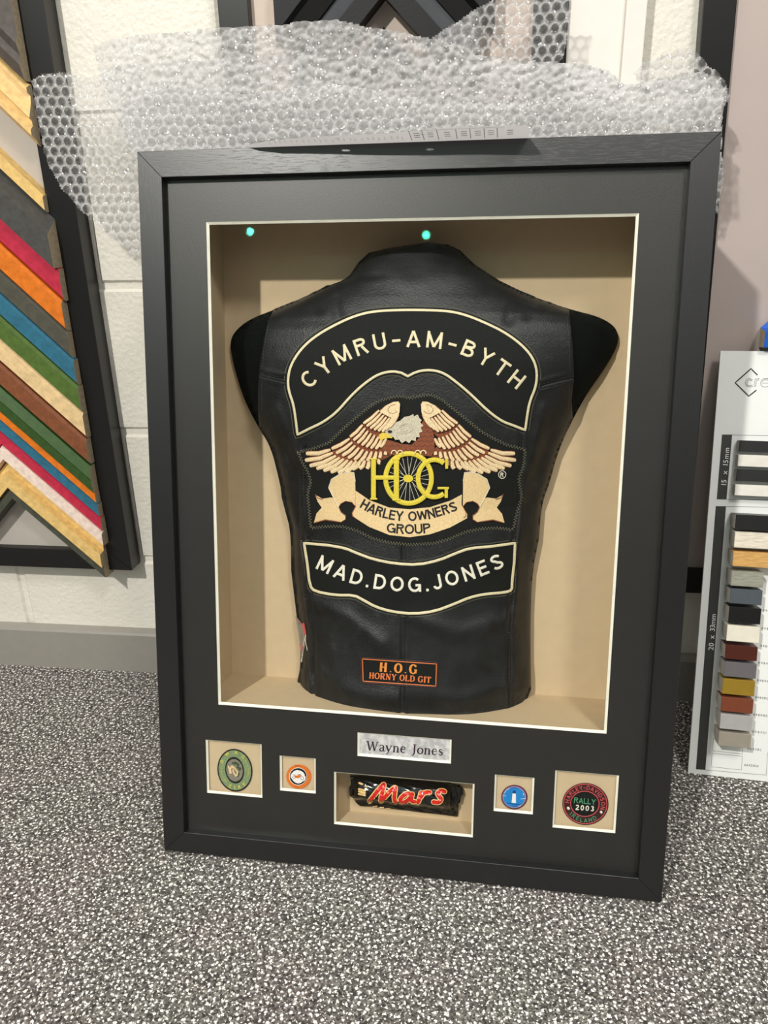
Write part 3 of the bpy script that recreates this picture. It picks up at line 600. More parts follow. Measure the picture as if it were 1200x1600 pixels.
# --- serif letters built from strokes: (points, weight)
def O_(cx, cy, rx, ry, thick, thin, a0=0, a1=2*math.pi):
    n = 22; P = [(cx+rx*math.cos(a0+(a1-a0)*i/n), cy+ry*math.sin(a0+(a1-a0)*i/n)) for i in range(n+1)]
    W = [thin+(thick-thin)*abs(math.cos(a0+(a1-a0)*i/n))**1.2 for i in range(n+1)]; return (P, W)
def glyph(ch, B, b):
    s = lambda x, y, h=.13: ([(x-h, y), (x+h, y)], b)
    y0, y1 = b/2, 1-b/2
    G = {'H': (.86, [([(.2, 0), (.2, 1)], B), ([(.66, 0), (.66, 1)], B), ([(.2, .5), (.66, .5)], b), s(.2, y0), s(.2, y1), s(.66, y0), s(.66, y1)]),
         'O': (.86, [O_(.43, .5, .31, .47, B, b)]),
         'G': (.88, [O_(.43, .5, .31, .47, B, b, .75, 2*math.pi-.75), ([(.7, .06), (.7, .42)], B*.8), s(.68, .42, .15), ([(.68, .72), (.68, .97)], b)]),
         'R': (.86, [([(.2, 0), (.2, 1)], B), ([(.2, y1), (.48, y1), (.62, .88), (.62, .62), (.48, .5), (.2, .5)], [b, b, B, B, b, b]), ([(.42, .5), (.66, .03)], B), s(.2, y0), s(.7, y0, .1), s(.16, y1, .1)]),
         'N': (.9, [([(.18, 0), (.18, 1)], b), ([(.18, .96), (.68, .04)], B), ([(.7, 0), (.7, 1)], b), s(.18, y0, .12), s(.14, y1, .12), s(.7, y1, .12)]),
         'Y': (.86, [([(.14, 1), (.43, .48)], B), ([(.72, 1), (.43, .48)], b*1.1), ([(.43, .5), (.43, 0)], B), s(.43, y0), s(.16, y1, .12), s(.7, y1, .12)]),
         'L': (.74, [([(.2, 0), (.2, 1)], B), s(.2, y1), ([(.06, y0), (.64, y0)], b), ([(.64, 0), (.64, .28)], b)]),
         'D': (.86, [([(.2, 0), (.2, 1)], B), ([(.06, y1), (.42, y1), (.66, .8), (.7, .5), (.66, .2), (.42, y0), (.06, y0)], [b, b, B*.9, B, B*.9, b, b])]),
         'I': (.4, [([(.2, 0), (.2, 1)], B), s(.2, y0), s(.2, y1)]),
         'T': (.8, [([(.4, 0), (.4, 1)], B), s(.4, y0), ([(.06, y1), (.74, y1)], b), ([(.08, .74), (.08, 1)], b), ([(.72, .74), (.72, 1)], b)]),
         '.': (.3, [([(.15, .02), (.15, .13)], .15)]), ' ': (.4, []),
         'W': (1.12, [([(.12, 1), (.36, .02)], B), ([(.36, .02), (.57, .9)], b), ([(.55, .95), (.78, .02)], B), ([(.78, .02), (1.0, 1)], b), s(.12, y1, .11), s(.57, y1, .1), s(1.0, y1, .1)]),
         'J': (.5, [([(.3, 1), (.3, .1), (.24, -.14), (.1, -.2)], [B, B, B*.7, b]), s(.3, y1, .14)]),
         'a': (.6, [([(.1, .56), (.16, .66), (.3, .68), (.42, .6), (.43, .12), (.54, .03)], [b, b, b, B, B, b]), ([(.43, .42), (.2, .36), (.1, .2), (.17, .04), (.3, .04), (.43, .14)], [b, b, B, B*.8, b, b])]),
         'y': (.62, [([(.08, .66), (.3, .06)], B), ([(.52, .66), (.3, .06), (.2, -.2), (.06, -.24)], b*1.1), s(.1, .66, .09), s(.5, .66, .08)]),
         'n': (.66, [([(.15, 0), (.15, .66)], B), ([(.15, .52), (.28, .66), (.42, .64), (.48, .5), (.48, 0)], [b, b, B*.7, B, B]), s(.15, b/2, .1), s(.48, b/2, .1), s(.11, .66, .06)]),
         'e': (.58, [([(.1, .38), (.46, .38), (.44, .56), (.3, .68), (.16, .6), (.09, .36), (.16, .1), (.3, .02), (.48, .14)], [b, b, B*.7, b, B*.8, B, B, b, b])]),
         'o': (.62, [O_(.31, .34, .22, .31, B, b)]),
         's': (.5, [([(.4, .54), (.3, .67), (.17, .63), (.12, .5), (.24, .38), (.38, .28), (.4, .13), (.26, .02), (.1, .12)], [b, b, B*.7, B, B, B, B*.8, b, b])])}
    return G[ch]
def serif_text(s, p0, p1, height, mb, B=.2, b=.07, sx=1.):
    p0 = np.array(p0, float); p1 = np.array(p1, float); L = np.linalg.norm(p1-p0); t = (p1-p0)/L; up = np.array([t[1], -t[0]])
    W = [glyph(c, B, b)[0]*height*sx for c in s]; gap = (L-sum(W))/max(1, len(s)-1); x = 0
    for c, w_ in zip(s, W):
        for P, wt in glyph(c, B, b)[1]:
            Q = [tuple(p0+t*(x+a*height*sx)+up*(y*height)) for a, y in P]
            ribbon(mb, Q, [k*height for k in wt] if hasattr(wt, '__len__') else wt*height)
        x += w_+gap
    return mb
SL = c3([(372, 622), (732, 646), (729, 763), (375, 740)])
sp = plate('slogan_patch', grow(SL, 1.0), 'twill', vest, 0, .0010, 6, label='small rectangular patch with orange border and lettering')
emb('patch_border', ribbon(MB(), dens(c3([(379, 629), (726, 653), (723, 756), (382, 733)]), 4), 1.5, True), 'orange_th', sp, .0009, .0008, label='orange border')
emb('patch_edge', ribbon(MB(), dens(SL, 4), 1.8, True), 'dkred_th', sp, .0007, .0008)
mb = MB(); serif_text('H.O.G', c3([(456, 688), (0, 0)])[0], c3([(636, 700), (0, 0)])[0], 14.5, mb, .27, .12, 1.05); emb('lettering', mb, 'orange2', sp, .0010, .0007, label='orange lettering H.O.G')
mb = MB(); serif_text('HORNY OLD GIT', c3([(408, 720), (0, 0)])[0], c3([(700, 742), (0, 0)])[0], 9.6, mb, .24, .11, 1.05); emb('lettering', mb, 'orange_th', sp, .0010, .0007, label='orange lettering HORNY OLD GIT')
# side patch glimpsed on the left flank
fl_ = plate('flag_patch', [(461.5, 962), (470, 972), (478, 985), (479, 1000), (475, 1016), (472, 1036), (470.5, 1020), (467, 995), (463.5, 975)], 'grey_th', vest, 0, .0012, 3, label='edge of a red and white patch on the left flank')
mb = MB(); bead(mb, [(474, 975), (476, 990)], 4); bead(mb, [(468, 1006), (471, 1018)], 1.2); bead(mb, [(470, 1004), (472.5, 1014)], 1.0); bead(mb, [(465, 968), (473, 977)], .9); emb('patch_motif', mb, 'red_th', fl_, .0012, .0006)
mb = MB(); bead(mb, [(478, 992), (474, 1006), (471, 1034)], 1.2); bead(mb, [(477, 1000), (480, 1016)], 1.0); emb('patch_trim', mb, 'white_th', fl_, .0014, .0006)
# seam stitching: short dashes beside each seam
for P in SEAMS_PX:
    mb = MB()
    for dx in (-2.6, 2.6):
        Q = dens(P, 2.4, False)
        for a, b in zip(Q[::2], Q[1::2]):
            t = np.array(b)-np.array(a); t = t/np.linalg.norm(t); n_ = np.array([-t[1], t[0]])*dx; ribbon(mb, [tuple(np.array(a)+n_), tuple(np.array(b)+n_)], .55)
    emb('seam_stitching', mb, 'dkstitch', vest, .0001, .0004)
for P in ([(420, 500), (412, 545), (409, 600), (409, 640)], [(886, 495), (890, 540), (891, 588), (888, 640)], [(490, 1093), (575, 1111), (632, 1112), (700, 1117), (795, 1107)]):
    Q = dens(P, 2.4, False); mb = MB()
    for a, b in zip(Q[::2], Q[1::2]): ribbon(mb, [a, b], .55)
    emb('hem_stitching', mb, 'dkstitch', vest, .0001, .0004)
# overlapping raised hem bands along seams
for P in (SEAMS_PX[1][3:], SEAMS_PX[2][4:], [(404, 586), (430, 592), (452, 597)], [(846, 606), (870, 600), (897, 594)]):
    mb = MB(); ribbon(mb, dens(P, 3, False), 3.2); emb('seam_welt', mb, 'leather', vest, .0, .0010, smooth=True)

# ------------------------------------------------------------------ items in the small windows
def flat(w): return lambda u, v: np.zeros_like(u)+w
def emb2(name, mb, mat, parent, w, th, label=None):
    A = np.array(mb.V); ww = w+(A[:, 2]+.5)*th; u, v = fpa(A[:, 0], A[:, 1], ww)
    return mesh(name, np.stack([u, v, ww], 1), [tuple(reversed(f)) for f in mb.F], MAT[mat], parent, False, label)
def plate2(name, poly, mat, parent, w, th, holes=(), label=None, dome=0.):
    V2, T = cdt(poly, holes, None if not dome else 3.0); c = V2.mean(0); r = np.linalg.norm(V2-c, axis=1).max()
    wt = w+th+dome*np.clip(1-(np.linalg.norm(V2-c, axis=1)/r)**2, 0, 1)
    u, v = fpa(V2[:, 0], V2[:, 1], wt); u2, v2 = fpa(V2[:, 0], V2[:, 1], w+0*wt); n = len(V2); T = T[:, ::-1]
    V = np.vstack([np.stack([u, v, wt], 1), np.stack([u2, v2, w+0*u2], 1)]); F = [tuple(t) for t in T]+[tuple(t[::-1]+n) for t in T]+[(b, a, a+n, b+n) for a, b in boundary(T)]
    return mesh(name, V, F, MAT[mat], parent, False, label)
WB = ZB-.0028
def ring(P, Q): return P, [Q]
# oval green badge
g1 = thing('oval_badge', 'oval green embroidered badge with a figure, in the leftmost window of the mount', 'badge', FM, (.092, .085, WB), group='badges in the mount windows')
def cb(L, x0, y0, k): return [(x/k+x0, y/k+y0) for x, y in L]
og = lambda s_: ell(367, 1203.5, 27.2*s_, 33.6*s_, 48, -.16)
plate2('badge_base', og(1.), 'black_th', g1, WB, .0010)
plate2('green_band', og(.93), 'sage', g1, WB+.0010, .0006)
plate2('inner_rim', ell(366.5, 1203.5, 14.6, 21, 36, -.16), 'black_th', g1, WB+.0016, .0005)
plate2('centre_field', ell(366.5, 1203.5, 12.8, 17.6, 36, -.16), 'grey_th', g1, WB+.0021, .0003)
mb = MB()
for L in ([(405, 560), (430, 640), (440, 720)], [(470, 560), (450, 640), (470, 720)], [(500, 560), (560, 620), (620, 700), (600, 780)], [(510, 640), (530, 720), (580, 790)], [(480, 560), (510, 600)]): bead(mb, cb(L, 330, 1160, 15), 2.6)
emb2('figure', mb, 'tan', g1, WB+.0022, .0010, label='tan figure')
mb = MB()
for L in ([(500, 480), (560, 500)], [(560, 470), (640, 520), (620, 550)], [(620, 590), (690, 610), (660, 640)], [(640, 720), (620, 790)]): bead(mb, cb(L, 330, 1160, 15), 4.0)
emb2('foliage', mb, 'foliage', g1, WB+.0021, .0009)
emb2('lettering', sans_path('DWAG', ell(367, 1203.5, 18.8, 25.4, 20, -.16, math.pi+.55, 2*math.pi-.62, False), 5.8, MB(), .27), 'olive_th', g1, WB+.0018, .0008)
emb2('lettering', sans_path('EIRE', ell(367, 1203.5, 24.6, 30.6, 20, -.16, math.pi-.95, .95, False), 5.8, MB(), .27), 'olive_th', g1, WB+.0018, .0008)
for P in (ell(367, 1203.5, 21, 27.5, 14, -.16, 2.5, 3.6, False), ell(367, 1203.5, 21, 27.5, 14, -.16, -.55, .5, False)): emb2('side_scroll', ribbon(MB(), zig(P, 1.1, 2.6, False), .8), 'olive_th', g1, WB+.0016, .0004)
# orange badge
g2_ = thing('round_badge', 'round orange and white badge with a small motorcycle, second window from the left', 'badge', FM, (.174, .095, WB), group='badges in the mount windows')
c4 = lambda L: cb(L, 436, 1180, 20)
plate2('badge_rim', ell(466.6, 1213.3, 19.3, 18.8, 44), 'orange_b', g2_, WB, .0014)
plate2('white_ring', ell(465.7, 1213.2, 13.9, 13.9, 36), 'white_b', g2_, WB+.0014, .0002)
plate2('black_ring', ell(465.8, 1213.2, 13.2, 13.1, 36), 'black_b', g2_, WB+.0016, .0002)
plate2('white_centre', c4([(355, 640), (400, 560), (470, 490), (560, 462), (660, 480), (750, 530), (800, 600), (805, 655), (835, 665), (830, 700), (812, 790), (760, 810), (690, 860), (610, 885), (520, 865), (450, 810), (400, 740), (365, 700)]), 'white_b', g2_, WB+.0018, .0002)
mb = MB(); ribbon(mb, c4(ell(468, 685, 42, 45, 14)), .6, True); ribbon(mb, c4(ell(725, 720, 48, 50, 14)), .6, True); bead(mb, c4([(425, 610), (490, 612)]), .5); bead(mb, c4([(600, 615), (660, 600), (690, 640)]), 1.); emb2('motorcycle_wheels', mb, 'black_b', g2_, WB+.0020, .0003)
mb = MB(); bead(mb, c4([(490, 650), (560, 660), (640, 640)]), 2.4); bead(mb, c4([(520, 690), (620, 700)]), 2.0); bead(mb, c4([(620, 690), (680, 650)]), 1.6); emb2('motorcycle_body', mb, 'orange_b', g2_, WB+.0020, .0004)
mb = MB(); bead(mb, c4([(500, 330), (660, 345)]), .9); bead(mb, c4([(500, 985), (590, 1010)]), .9); bead(mb, c4([(240, 610), (250, 640)]), .7); bead(mb, c4([(905, 690), (920, 710)]), .7); emb2('rim_marks', mb, 'rust', g2_, WB+.0014, .0002)
# blue lighthouse badge
g3 = thing('round_badge', 'round blue badge with a white lighthouse, second window from the right', 'badge', FM, (.438, .095, WB), group='badges in the mount windows')
c5 = lambda L: cb(L, 770, 1210, 18.18)
plate2('badge_rim', c5(ell(612, 645, 372, 348, 44)), 'plum_b', g3, WB, .0012)
plate2('mauve_ring', c5(ell(610, 645, 335, 312, 44)), 'mauve_b', g3, WB+.0012, .0002)
plate2('sky_field', c5(ell(605, 650, 305, 282, 44)), 'blue_b', g3, WB+.0014, .0002)
plate2('lighthouse', c5([(560, 540), (655, 545), (655, 818), (535, 805)]), 'white_b', g3, WB+.0016, .0006)
plate2('lantern', c5([(575, 470), (610, 448), (650, 470), (655, 545), (560, 540)]), 'navy_b', g3, WB+.0016, .0006)
mb = MB(); text_path('HOOK HEAD', c5([(360, 500), (420, 440), (500, 400), (600, 392), (700, 408), (790, 455), (850, 530)]), 2.6, mb, bold=.02) if False else None
bead(mb, c5([(400, 810), (520, 835), (640, 850), (780, 850)]), 1.2); bead(mb, c5([(530, 385), (620, 375), (700, 395)]), 1.0); bead(mb, c5([(560, 900), (700, 905)]), .9); emb2('sea', mb, 'navy_b', g3, WB+.0016, .0002)
mb = MB(); bead(mb, c5([(280, 605), (370, 612)]), .6); bead(mb, c5([(790, 700), (930, 680)]), .6); bead(mb, c5([(330, 540), (380, 450), (470, 395)]), .6); bead(mb, c5([(730, 920), (800, 880)]), .7); bead(mb, c5([(860, 540), (880, 590)]), .8); emb2('highlights', mb, 'white_b', g3, WB+.0016, .0003)
# rally badge
g4 = thing('round_badge', 'largest round badge, red and black, reading RALLY 2003, in the rightmost window', 'badge', FM, (.521, .085, WB), group='badges in the mount windows')
c6 = lambda L: cb(L, 865, 1205, 11.765)
plate2('badge_base', c6(ell(585, 602, 424, 386, 60, .08)), 'dkred_th', g4, WB, .0012)
plate2('centre_field', c6(ell(575, 600, 262, 232, 48, .08)), 'twill', g4, WB+.0012, .0002)
mb = MB(); ribbon(mb, c6(ell(582, 602, 398, 362, 60, .08)), 1.2, True); ribbon(mb, c6(ell(575, 600, 262, 232, 48, .08)), 1.3, True)
sans_path('HARLEY-DAVIDSON', c6(ell(580, 602, 292, 262, 30, .08, math.pi-.03, 2*math.pi+.28, False)), 6.6, mb, .14, .9); emb2('red_lettering', mb, 'red_th', g4, WB+.0012, .0006, label='red rings and lettering')
mb = MB(); sans_path('RALLY', c6([(372, 582), (770, 618)]), 8.6, mb, .15); sans_path('IRELAND', c6([(288, 800), (350, 855), (430, 905), (530, 940), (640, 945), (730, 918), (798, 880)]), 6.4, mb, .15); emb2('green_lettering', mb, 'green_th', g4, WB+.0014, .0006, label='green lettering')
mb = MB(); sans_path('2003', c6([(398, 712), (740, 742)]), 8.4, mb, .2); bead(mb, c6([(262, 672), (280, 690)]), 4.0); bead(mb, c6([(868, 745), (880, 760)]), 4.0); emb2('cream_lettering', mb, 'white_th', g4, WB+.0014, .0006, label='cream numerals')
# name plate
npx = WIN['name']; nm = thing('name_plate', 'silver name plate printed Wayne Jones, above the chocolate bar window', 'name plate', FM, (.306, .1457, ZB-.0020))
mb = MB(); mb.box(npx[0]-.001, npx[1]+.001, npx[2]-.001, npx[3]+.001, ZB-.0022, ZB-.0007); mesh('plate', mb.V, mb.F, MAT['silver'], nm)
mb = MB(); serif_text('Wayne Jones', (571.5, 1172.5), (692.5, 1180.8), 14.6, mb, .17, .085, 1.2)
A = np.array(mb.V); u, v = fpa(A[:, 0], A[:, 1], ZB-.0006); mesh('lettering', np.stack([u, v, ZB-.0006+(A[:, 2]+.5)*.0002], 1), [tuple(reversed(f)) for f in mb.F], MAT['ink'], nm, label='dark printed lettering Wayne Jones')
# chocolate bar
cm = lambda L: cb(L, 510, 1140, 4.8)
bar = thing('chocolate_bar', 'black wrapped chocolate bar with red lettering in the wide bottom window', 'chocolate bar', FM, (.306, .09, -.03))
wrp = cm([(176, 352), (240, 358), (600, 385), (760, 398), (935, 428), (975, 428), (1022, 448), (1028, 485), (1012, 500), (1004, 545), (990, 560), (992, 600), (984, 652), (965, 652), (900, 642), (700, 620), (600, 606), (420, 588), (340, 578), (250, 573), (222, 548), (200, 515), (172, 495), (170, 440), (182, 410)])
AX = np.array([510+170/4.8, 1140+455/4.8]), np.array([510+1010/4.8, 1140+540/4.8])
def Hbar(u, v):
    a = np.array(fpa(AX[0][0], AX[0][1], -.03)); b = np.array(fpa(AX[1][0], AX[1][1], -.03)); t = (b-a); L = np.linalg.norm(t); t = t/L
    s = (u-a[0])*t[0]+(v-a[1])*t[1]; q = np.abs(-(u-a[0])*t[1]+(v-a[1])*t[0])
    h = np.sqrt(np.clip(1-(q/.0195)**2, 0, 1)); e = np.clip((s-.004)/.016, 0, 1)*np.clip((L-.012-s)/.012, 0, 1); e = e**.5
    fl = .0012*np.sin(s*900+q*300)*np.clip(1-e*1.1, 0, 1)+.0007*np.sin(s*260+v*420)*np.sin(v*700)
    return -.044+.020*h*(.25+.75*e)+fl
V2, T = cdt(dens(wrp, 2.), (), 2.0); A = S(V2[:, 0], V2[:, 1], 0, Hbar); T = T[:, ::-1]; B = A.copy(); B[:, 2] = -.0465; n = len(A)
mesh('wrapper', np.vstack([A, B]), [tuple(t) for t in T]+[tuple(t[::-1]+n) for t in T]+[(b, a, a+n, b+n) for a, b in boundary(T)], MAT['wrapper'], bar, True)
def strokes(wd):
    mb = MB()
    for L in ([(322, 540), (352, 500), (395, 445), (432, 408)], [(432, 410), (425, 450), (412, 500), (408, 540)], [(408, 540), (440, 505), (480, 460), (515, 432)], [(517, 432), (512, 480), (508, 520), (520, 548)],
              [(622, 478), (595, 482), (565, 505), (552, 530), (562, 548), (590, 545), (622, 520), (645, 485)], [(645, 480), (636, 515), (640, 542), (665, 540)],
              [(712, 470), (704, 500), (694, 530), (686, 548)], [(706, 510), (725, 480), (750, 468), (778, 472)], [(890, 466), (868, 458), (842, 462), (832, 482), (848, 502), (862, 522), (852, 542), (828, 548), (800, 542)]):
        bead(mb, cm(smooth_poly(L, 1, False)), wd)
    return mb
emb('word_outline', strokes(8.6), 'mars_gold', bar, .0003, .0004, Hbar, label='cream outline of the wrapper lettering')
emb('word', strokes(6.0), 'mars_red', bar, .0007, .0005, Hbar, label='red script lettering Mars')
mb = MB(); bead(mb, cm([(245, 400), (270, 410)]), 3.); bead(mb, cm([(285, 425), (305, 430)]), 1.5)
for i in range(3): bead(mb, cm([(242, 445+i*18), (290, 458+i*18)]), 3.2)
emb('round_emblem', mb, 'mars_gold', bar, .0003, .0003, Hbar)
mb = MB()
for L in ([(350, 578), (380, 574)], [(400, 584), (430, 584)], [(450, 592), (480, 594)]): bead(mb, cm(L), 1.4)
emb('small_print', mb, 'mars_gold', bar, .0003, .0003, Hbar)

# ------------------------------------------------------------------ paper lying on the frame top
pp = thing('paper_sheet', 'sheet of printed paper lying across the top of the frame with its edge overhanging', 'paper', FM, (.28, FH, -.03))
def top_pt(u, w): return (u, FH+.0006, w)
uA, uB = .1245, .4250
front = [(uA, 0.0), (uA+.012, .010), (uA+.035, .018), (uA+.07, .0225), (uA+.12, .027), (uA+.16, .030), (uA+.20, .034), (uA+.25, .037), (uB-.012, .039), (uB-.001, .037), (uB, .0)]
def hole(cx, cy): return ell(cx, cy, .0045, .0022, 12)
Pp = front+[(uB-.002, -.06), (uA+.002, -.06)]
hl = [hole(uA+.105, .016), hole(uA+.192, .020)]
V2, T = cdt(dens(Pp, .01), hl, .008)
def pt(off): return lambda A: np.column_stack([A[:, 0], FH+.0008+off+.0007*np.sin(A[:, 0]*40)*np.clip(A[:, 1], 0, 1)/.04, A[:, 1]])
mesh('sheet', pt(.0001)(V2), T, MAT['paper'], pp)
mb = MB()
for i, uu in enumerate((.305, .318, .333, .352, .366, .380, .393)):
    mb.add([(uu, FH+.0006, .003), (uu+.0006, FH+.0006, .003), (uu+.0006, FH+.0006, .033), (uu, FH+.0006, .033)], [(0, 1, 2, 3)])
for i in range(34):
    uu = uA+.03+i*.0062+rng.uniform(-.001, .001); a = rng.uniform(.006, .012) 
    if uu < .30: mb.add([(uu, FH+.0006, a), (uu+.0004, FH+.0006, a), (uu+.0004, FH+.0006, a+.008), (uu, FH+.0006, a+.008)], [(0, 1, 2, 3)])
for i, uu in enumerate((.309, .323, .340, .357, .371, .384, .403)):
    for j in range(3): mb.add([(uu, FH+.0006, .012+j*.006), (uu+.006, FH+.0006, .012+j*.006), (uu+.006, FH+.0006, .0135+j*.006), (uu, FH+.0006, .0135+j*.006)], [(0, 1, 2, 3)])
mb.add([(.303, FH+.0006, .0330), (.400, FH+.0006, .0345), (.400, FH+.0006, .0350), (.303, FH+.0006, .0335)], [(0, 1, 2, 3)])
mesh('printed_table', mb.V, mb.F, MAT['print'], pp)

# ------------------------------------------------------------------ hanging display boards
def board(name, label, x0, x1, z0, z1, rw, y0, y1, backmat, railmat, nested=True, lean=None, rb=None):
    """frame of four rails and a backing on the wall; y0 front, y1 back; lean(x, y, z) moves points"""
    t = thing(name, label, 'display board', Matrix.Identity(4), ((x0+x1)/2, y1, z0)); L = lean or (lambda p: p); rb = rb or rw
    def prism(nm, poly, mt):
        mb = MB(); mb.prism(poly, lambda p, q: L((p[0], y0+(y1-y0)*q, p[1]))); o = mesh(nm, mb.V, mb.F, MAT[mt], t); bm = bmesh.new(); bm.from_mesh(o.data); bmesh.ops.recalc_face_normals(bm, faces=bm.faces); bm.to_mesh(o.data); bm.free(); bevel(o, .0012, 2)
    prism('frame_rail', [(x0, z0), (x1, z0), (x1-rw, z0+rb), (x0+rw, z0+rb)], railmat); prism('frame_rail', [(x0, z1), (x1, z1), (x1-rw, z1-rb), (x0+rw, z1-rb)], railmat)
    prism('frame_rail', [(x0, z0), (x0+rw, z0+rb), (x0+rw, z1-rb), (x0, z1)], railmat); prism('frame_rail', [(x1, z0), (x1-rw, z0+rb), (x1-rw, z1-rb), (x1, z1)], railmat)
    mb = MB(); yb = y0+(y1-y0)*.4; mb.hexa([L(p) for p in ((x0+rw-.002, yb, z0+rb-.002), (x1-rw+.002, yb, z0+rb-.002), (x1-rw+.002, y1-.002, z0+rb-.002), (x0+rw-.002, y1-.002, z0+rb-.002), (x0+rw-.002, yb, z1-rb+.002), (x1-rw+.002, yb, z1-rb+.002), (x1-rw+.002, y1-.002, z1-rb+.002), (x0+rw-.002, y1-.002, z1-rb+.002))])
    mesh('backing', mb.V, mb.F, MAT[backmat], t); return t
def chevron(name, label, apx, xe, s_top, s_bot, yf, yb, mat, group, up=True, lip=.004, prof=None, cat='moulding sample', xl=None):
    """mitred V of moulding, apex up; s = x + z of its upper and lower edge on the right arm"""
    z_t, z_b = s_top-apx, s_bot-apx; hw = xe-apx; hl_ = hw if xl is None else apx-xl
    t = thing(name, label, cat, Matrix.Identity(4), (apx, yb, z_b-hw), group)
    wd = z_t-z_b
    prof = prof or [(0, 0), (0, .86), (.12, 1), (.88, 1), (1, .8), (1, 0)]      # (across from top edge, height)
    for sgn, nmx, ln in ((1, 'mitred_arm', hw), (-1, 'mitred_arm', hl_)):
        n = len(prof); V = []
        for q, xx in ((0, 0.), (1, ln)):
            for a, hh in prof: V.append((apx+sgn*xx, yb+(yf-yb)*hh, z_t-wd*a-xx))
        F = [(i, (i+1) % n, n+(i+1) % n, n+i) for i in range(n)]+[tuple(range(n))[::-1], tuple(range(n, 2*n))]
        if sgn < 0: F = [tuple(reversed(f)) for f in F]
        o = mesh(nmx, V, F, [MAT['c_'+mat], MAT['rawend']], t); o.data.polygons[-1].material_index = 1; bm = bmesh.new(); bm.from_mesh(o.data); bmesh.ops.recalc_face_normals(bm, faces=bm.faces); bm.to_mesh(o.data); bm.free()
    return t
AP = -.7455
board('sample_board', 'black framed display board of coloured wooden moulding samples, left on the white wall', 2*AP+.5693, -.5693, .2095, 1.28, .0415, -.035, -.0005, 'boardgrey', 'boardblack', rb=.0345)
fancy = [(0, 0), (0, .5), (.06, .8), (.14, .8), (.18, .6), (.30, .66), (.55, .95), (.60, .8), (.68, .8), (.74, 1), (.84, 1), (.90, .7), (1, .5), (1, 0)]
orn = [(0, 0), (0, .8), (.05, 1), (.12, .75), (.2, .8), (.3, 1), (.36, .8), (.7, .8), (.76, 1), (.84, .82), (.9, 1), (1, .8), (1, 0)]
CHV = [('wide pewter grey ridged moulding corner at the very top of the board', .500, .3250, 'pewter', orn, -.604, -.057), ('pale gold wooden moulding corner with stepped profile under the pewter one', .3215, .2475, 'gold', fancy, -.604, -.056),
       ('thin pale gold moulding corner alone on the bare backing', .181, .159, 'gold2', None, -.609, -.046), ('dark grey deep moulding corner above the red one', .156, .0915, 'dkgrey', [(0, 0), (0, .35), (.30, 1), (1, .95), (1, 0)], -.6025, -.062),
       ('crimson red wooden moulding corner', .0905, .0455, 'red', None, -.602, -.050), ('wide bright orange wooden moulding corner', .0437, .000, 'orange', None, -.605, -.052), ('dark slate brown wooden moulding corner between orange and blue', -.001, -.040, 'slate', None, -.605, -.050),
       ('wide teal blue wooden moulding corner', -.0403, -.0785, 'blue', None, -.603, -.050), ('wide moss green wooden moulding corner under the teal one', -.0788, -.120, 'green', None, -.602, -.052), ('wide cream wooden moulding corner', -.1203, -.160, 'cream', None, -.602, -.051),
       ('chestnut brown wooden moulding corner under the cream one', -.163, -.204, 'brown', None, -.6035, -.052), ('dark green grooved moulding corner under the brown one', -.208, -.2515, 'green2', [(0, 0), (0, .8), (.45, 1), (.5, .9), (.55, 1), (1, .9), (1, 0)], -.6045, -.055),
       ('narrow orange moulding corner in the lower stack', -.2518, -.2705, 'orange', None, -.604, -.050), ('narrow teal blue moulding corner in the lower stack', -.2708, -.2930, 'blue', None, -.603, -.050), ('narrow crimson moulding corner in the lower stack', -.2933, -.3170, 'red', None, -.602, -.050),
       ('pale pink white moulding corner with raised face', -.3175, -.341, 'pink', None, -.602, -.054), ('pale gold two step moulding corner near the bottom', -.3445, -.3845, 'gold2', [(0, 0), (0, .55), (.38, .62), (.42, 1), (1, 1), (1, 0)], -.6085, -.058), ('dark grey green moulding corner, lowest on the board', -.3850, -.4080, 'dark', None, -.609, -.052)]
for lb, a, b, mt, pf, xe, yf in CHV: chevron('moulding_sample', lb, AP, xe, a, b, yf, -.0215, mt, 'moulding corners on the left board', prof=pf)
# middle board with black samples
m1 = un(340, 0, -.035); m2 = un(389, 0, -.035); m3 = un(883, 60, -.035)
XM0, RWm, XM1 = -.3392, .0395, .0915; 
board('sample_board', 'black framed board of black moulding samples hanging above the bubble wrap', XM0, XM1, .78, 1.42, RWm, -.035, -.0005, 'beigeback', 'boardblack', rb=.035)
PA = un(598, -8, -.05); apm = PA[0]; z0m = PA[2]; hA = apm-un(452, 20, -.05)[0]; hB = apm-un(428, 10, -.05)[0]; zC = un(613, 40, -.05)[2]
CH2 = [('long armed black moulding corner, upper one on the middle board', z0m+.165, z0m+.090, hB, None, -.052, 'black'), ('black moulding corner with a grey stripe on the middle board', z0m+.087, z0m, hA, [(0, 0), (0, 1), (.34, .8), (.36, .7), (.62, .55), (.64, .8), (1, .8), (1, 0)], -.058, 'black'),
       ('small black corner peeping over the wrap, lowest on the middle board', zC, zC-.03, .05, None, -.050, 'black')]
for lb, zt, zb, hw_, pf, yf, mt in CH2:
    t = chevron('moulding_sample', lb, apm, apm+hw_, zt+apm, zb+apm, yf, -.0215, mt, 'moulding corners on the middle board', prof=pf)
    if pf:
        for ch in t.children:
            ch.data.materials.append(MAT['greystripe']); ch.data.polygons[3].material_index = 2
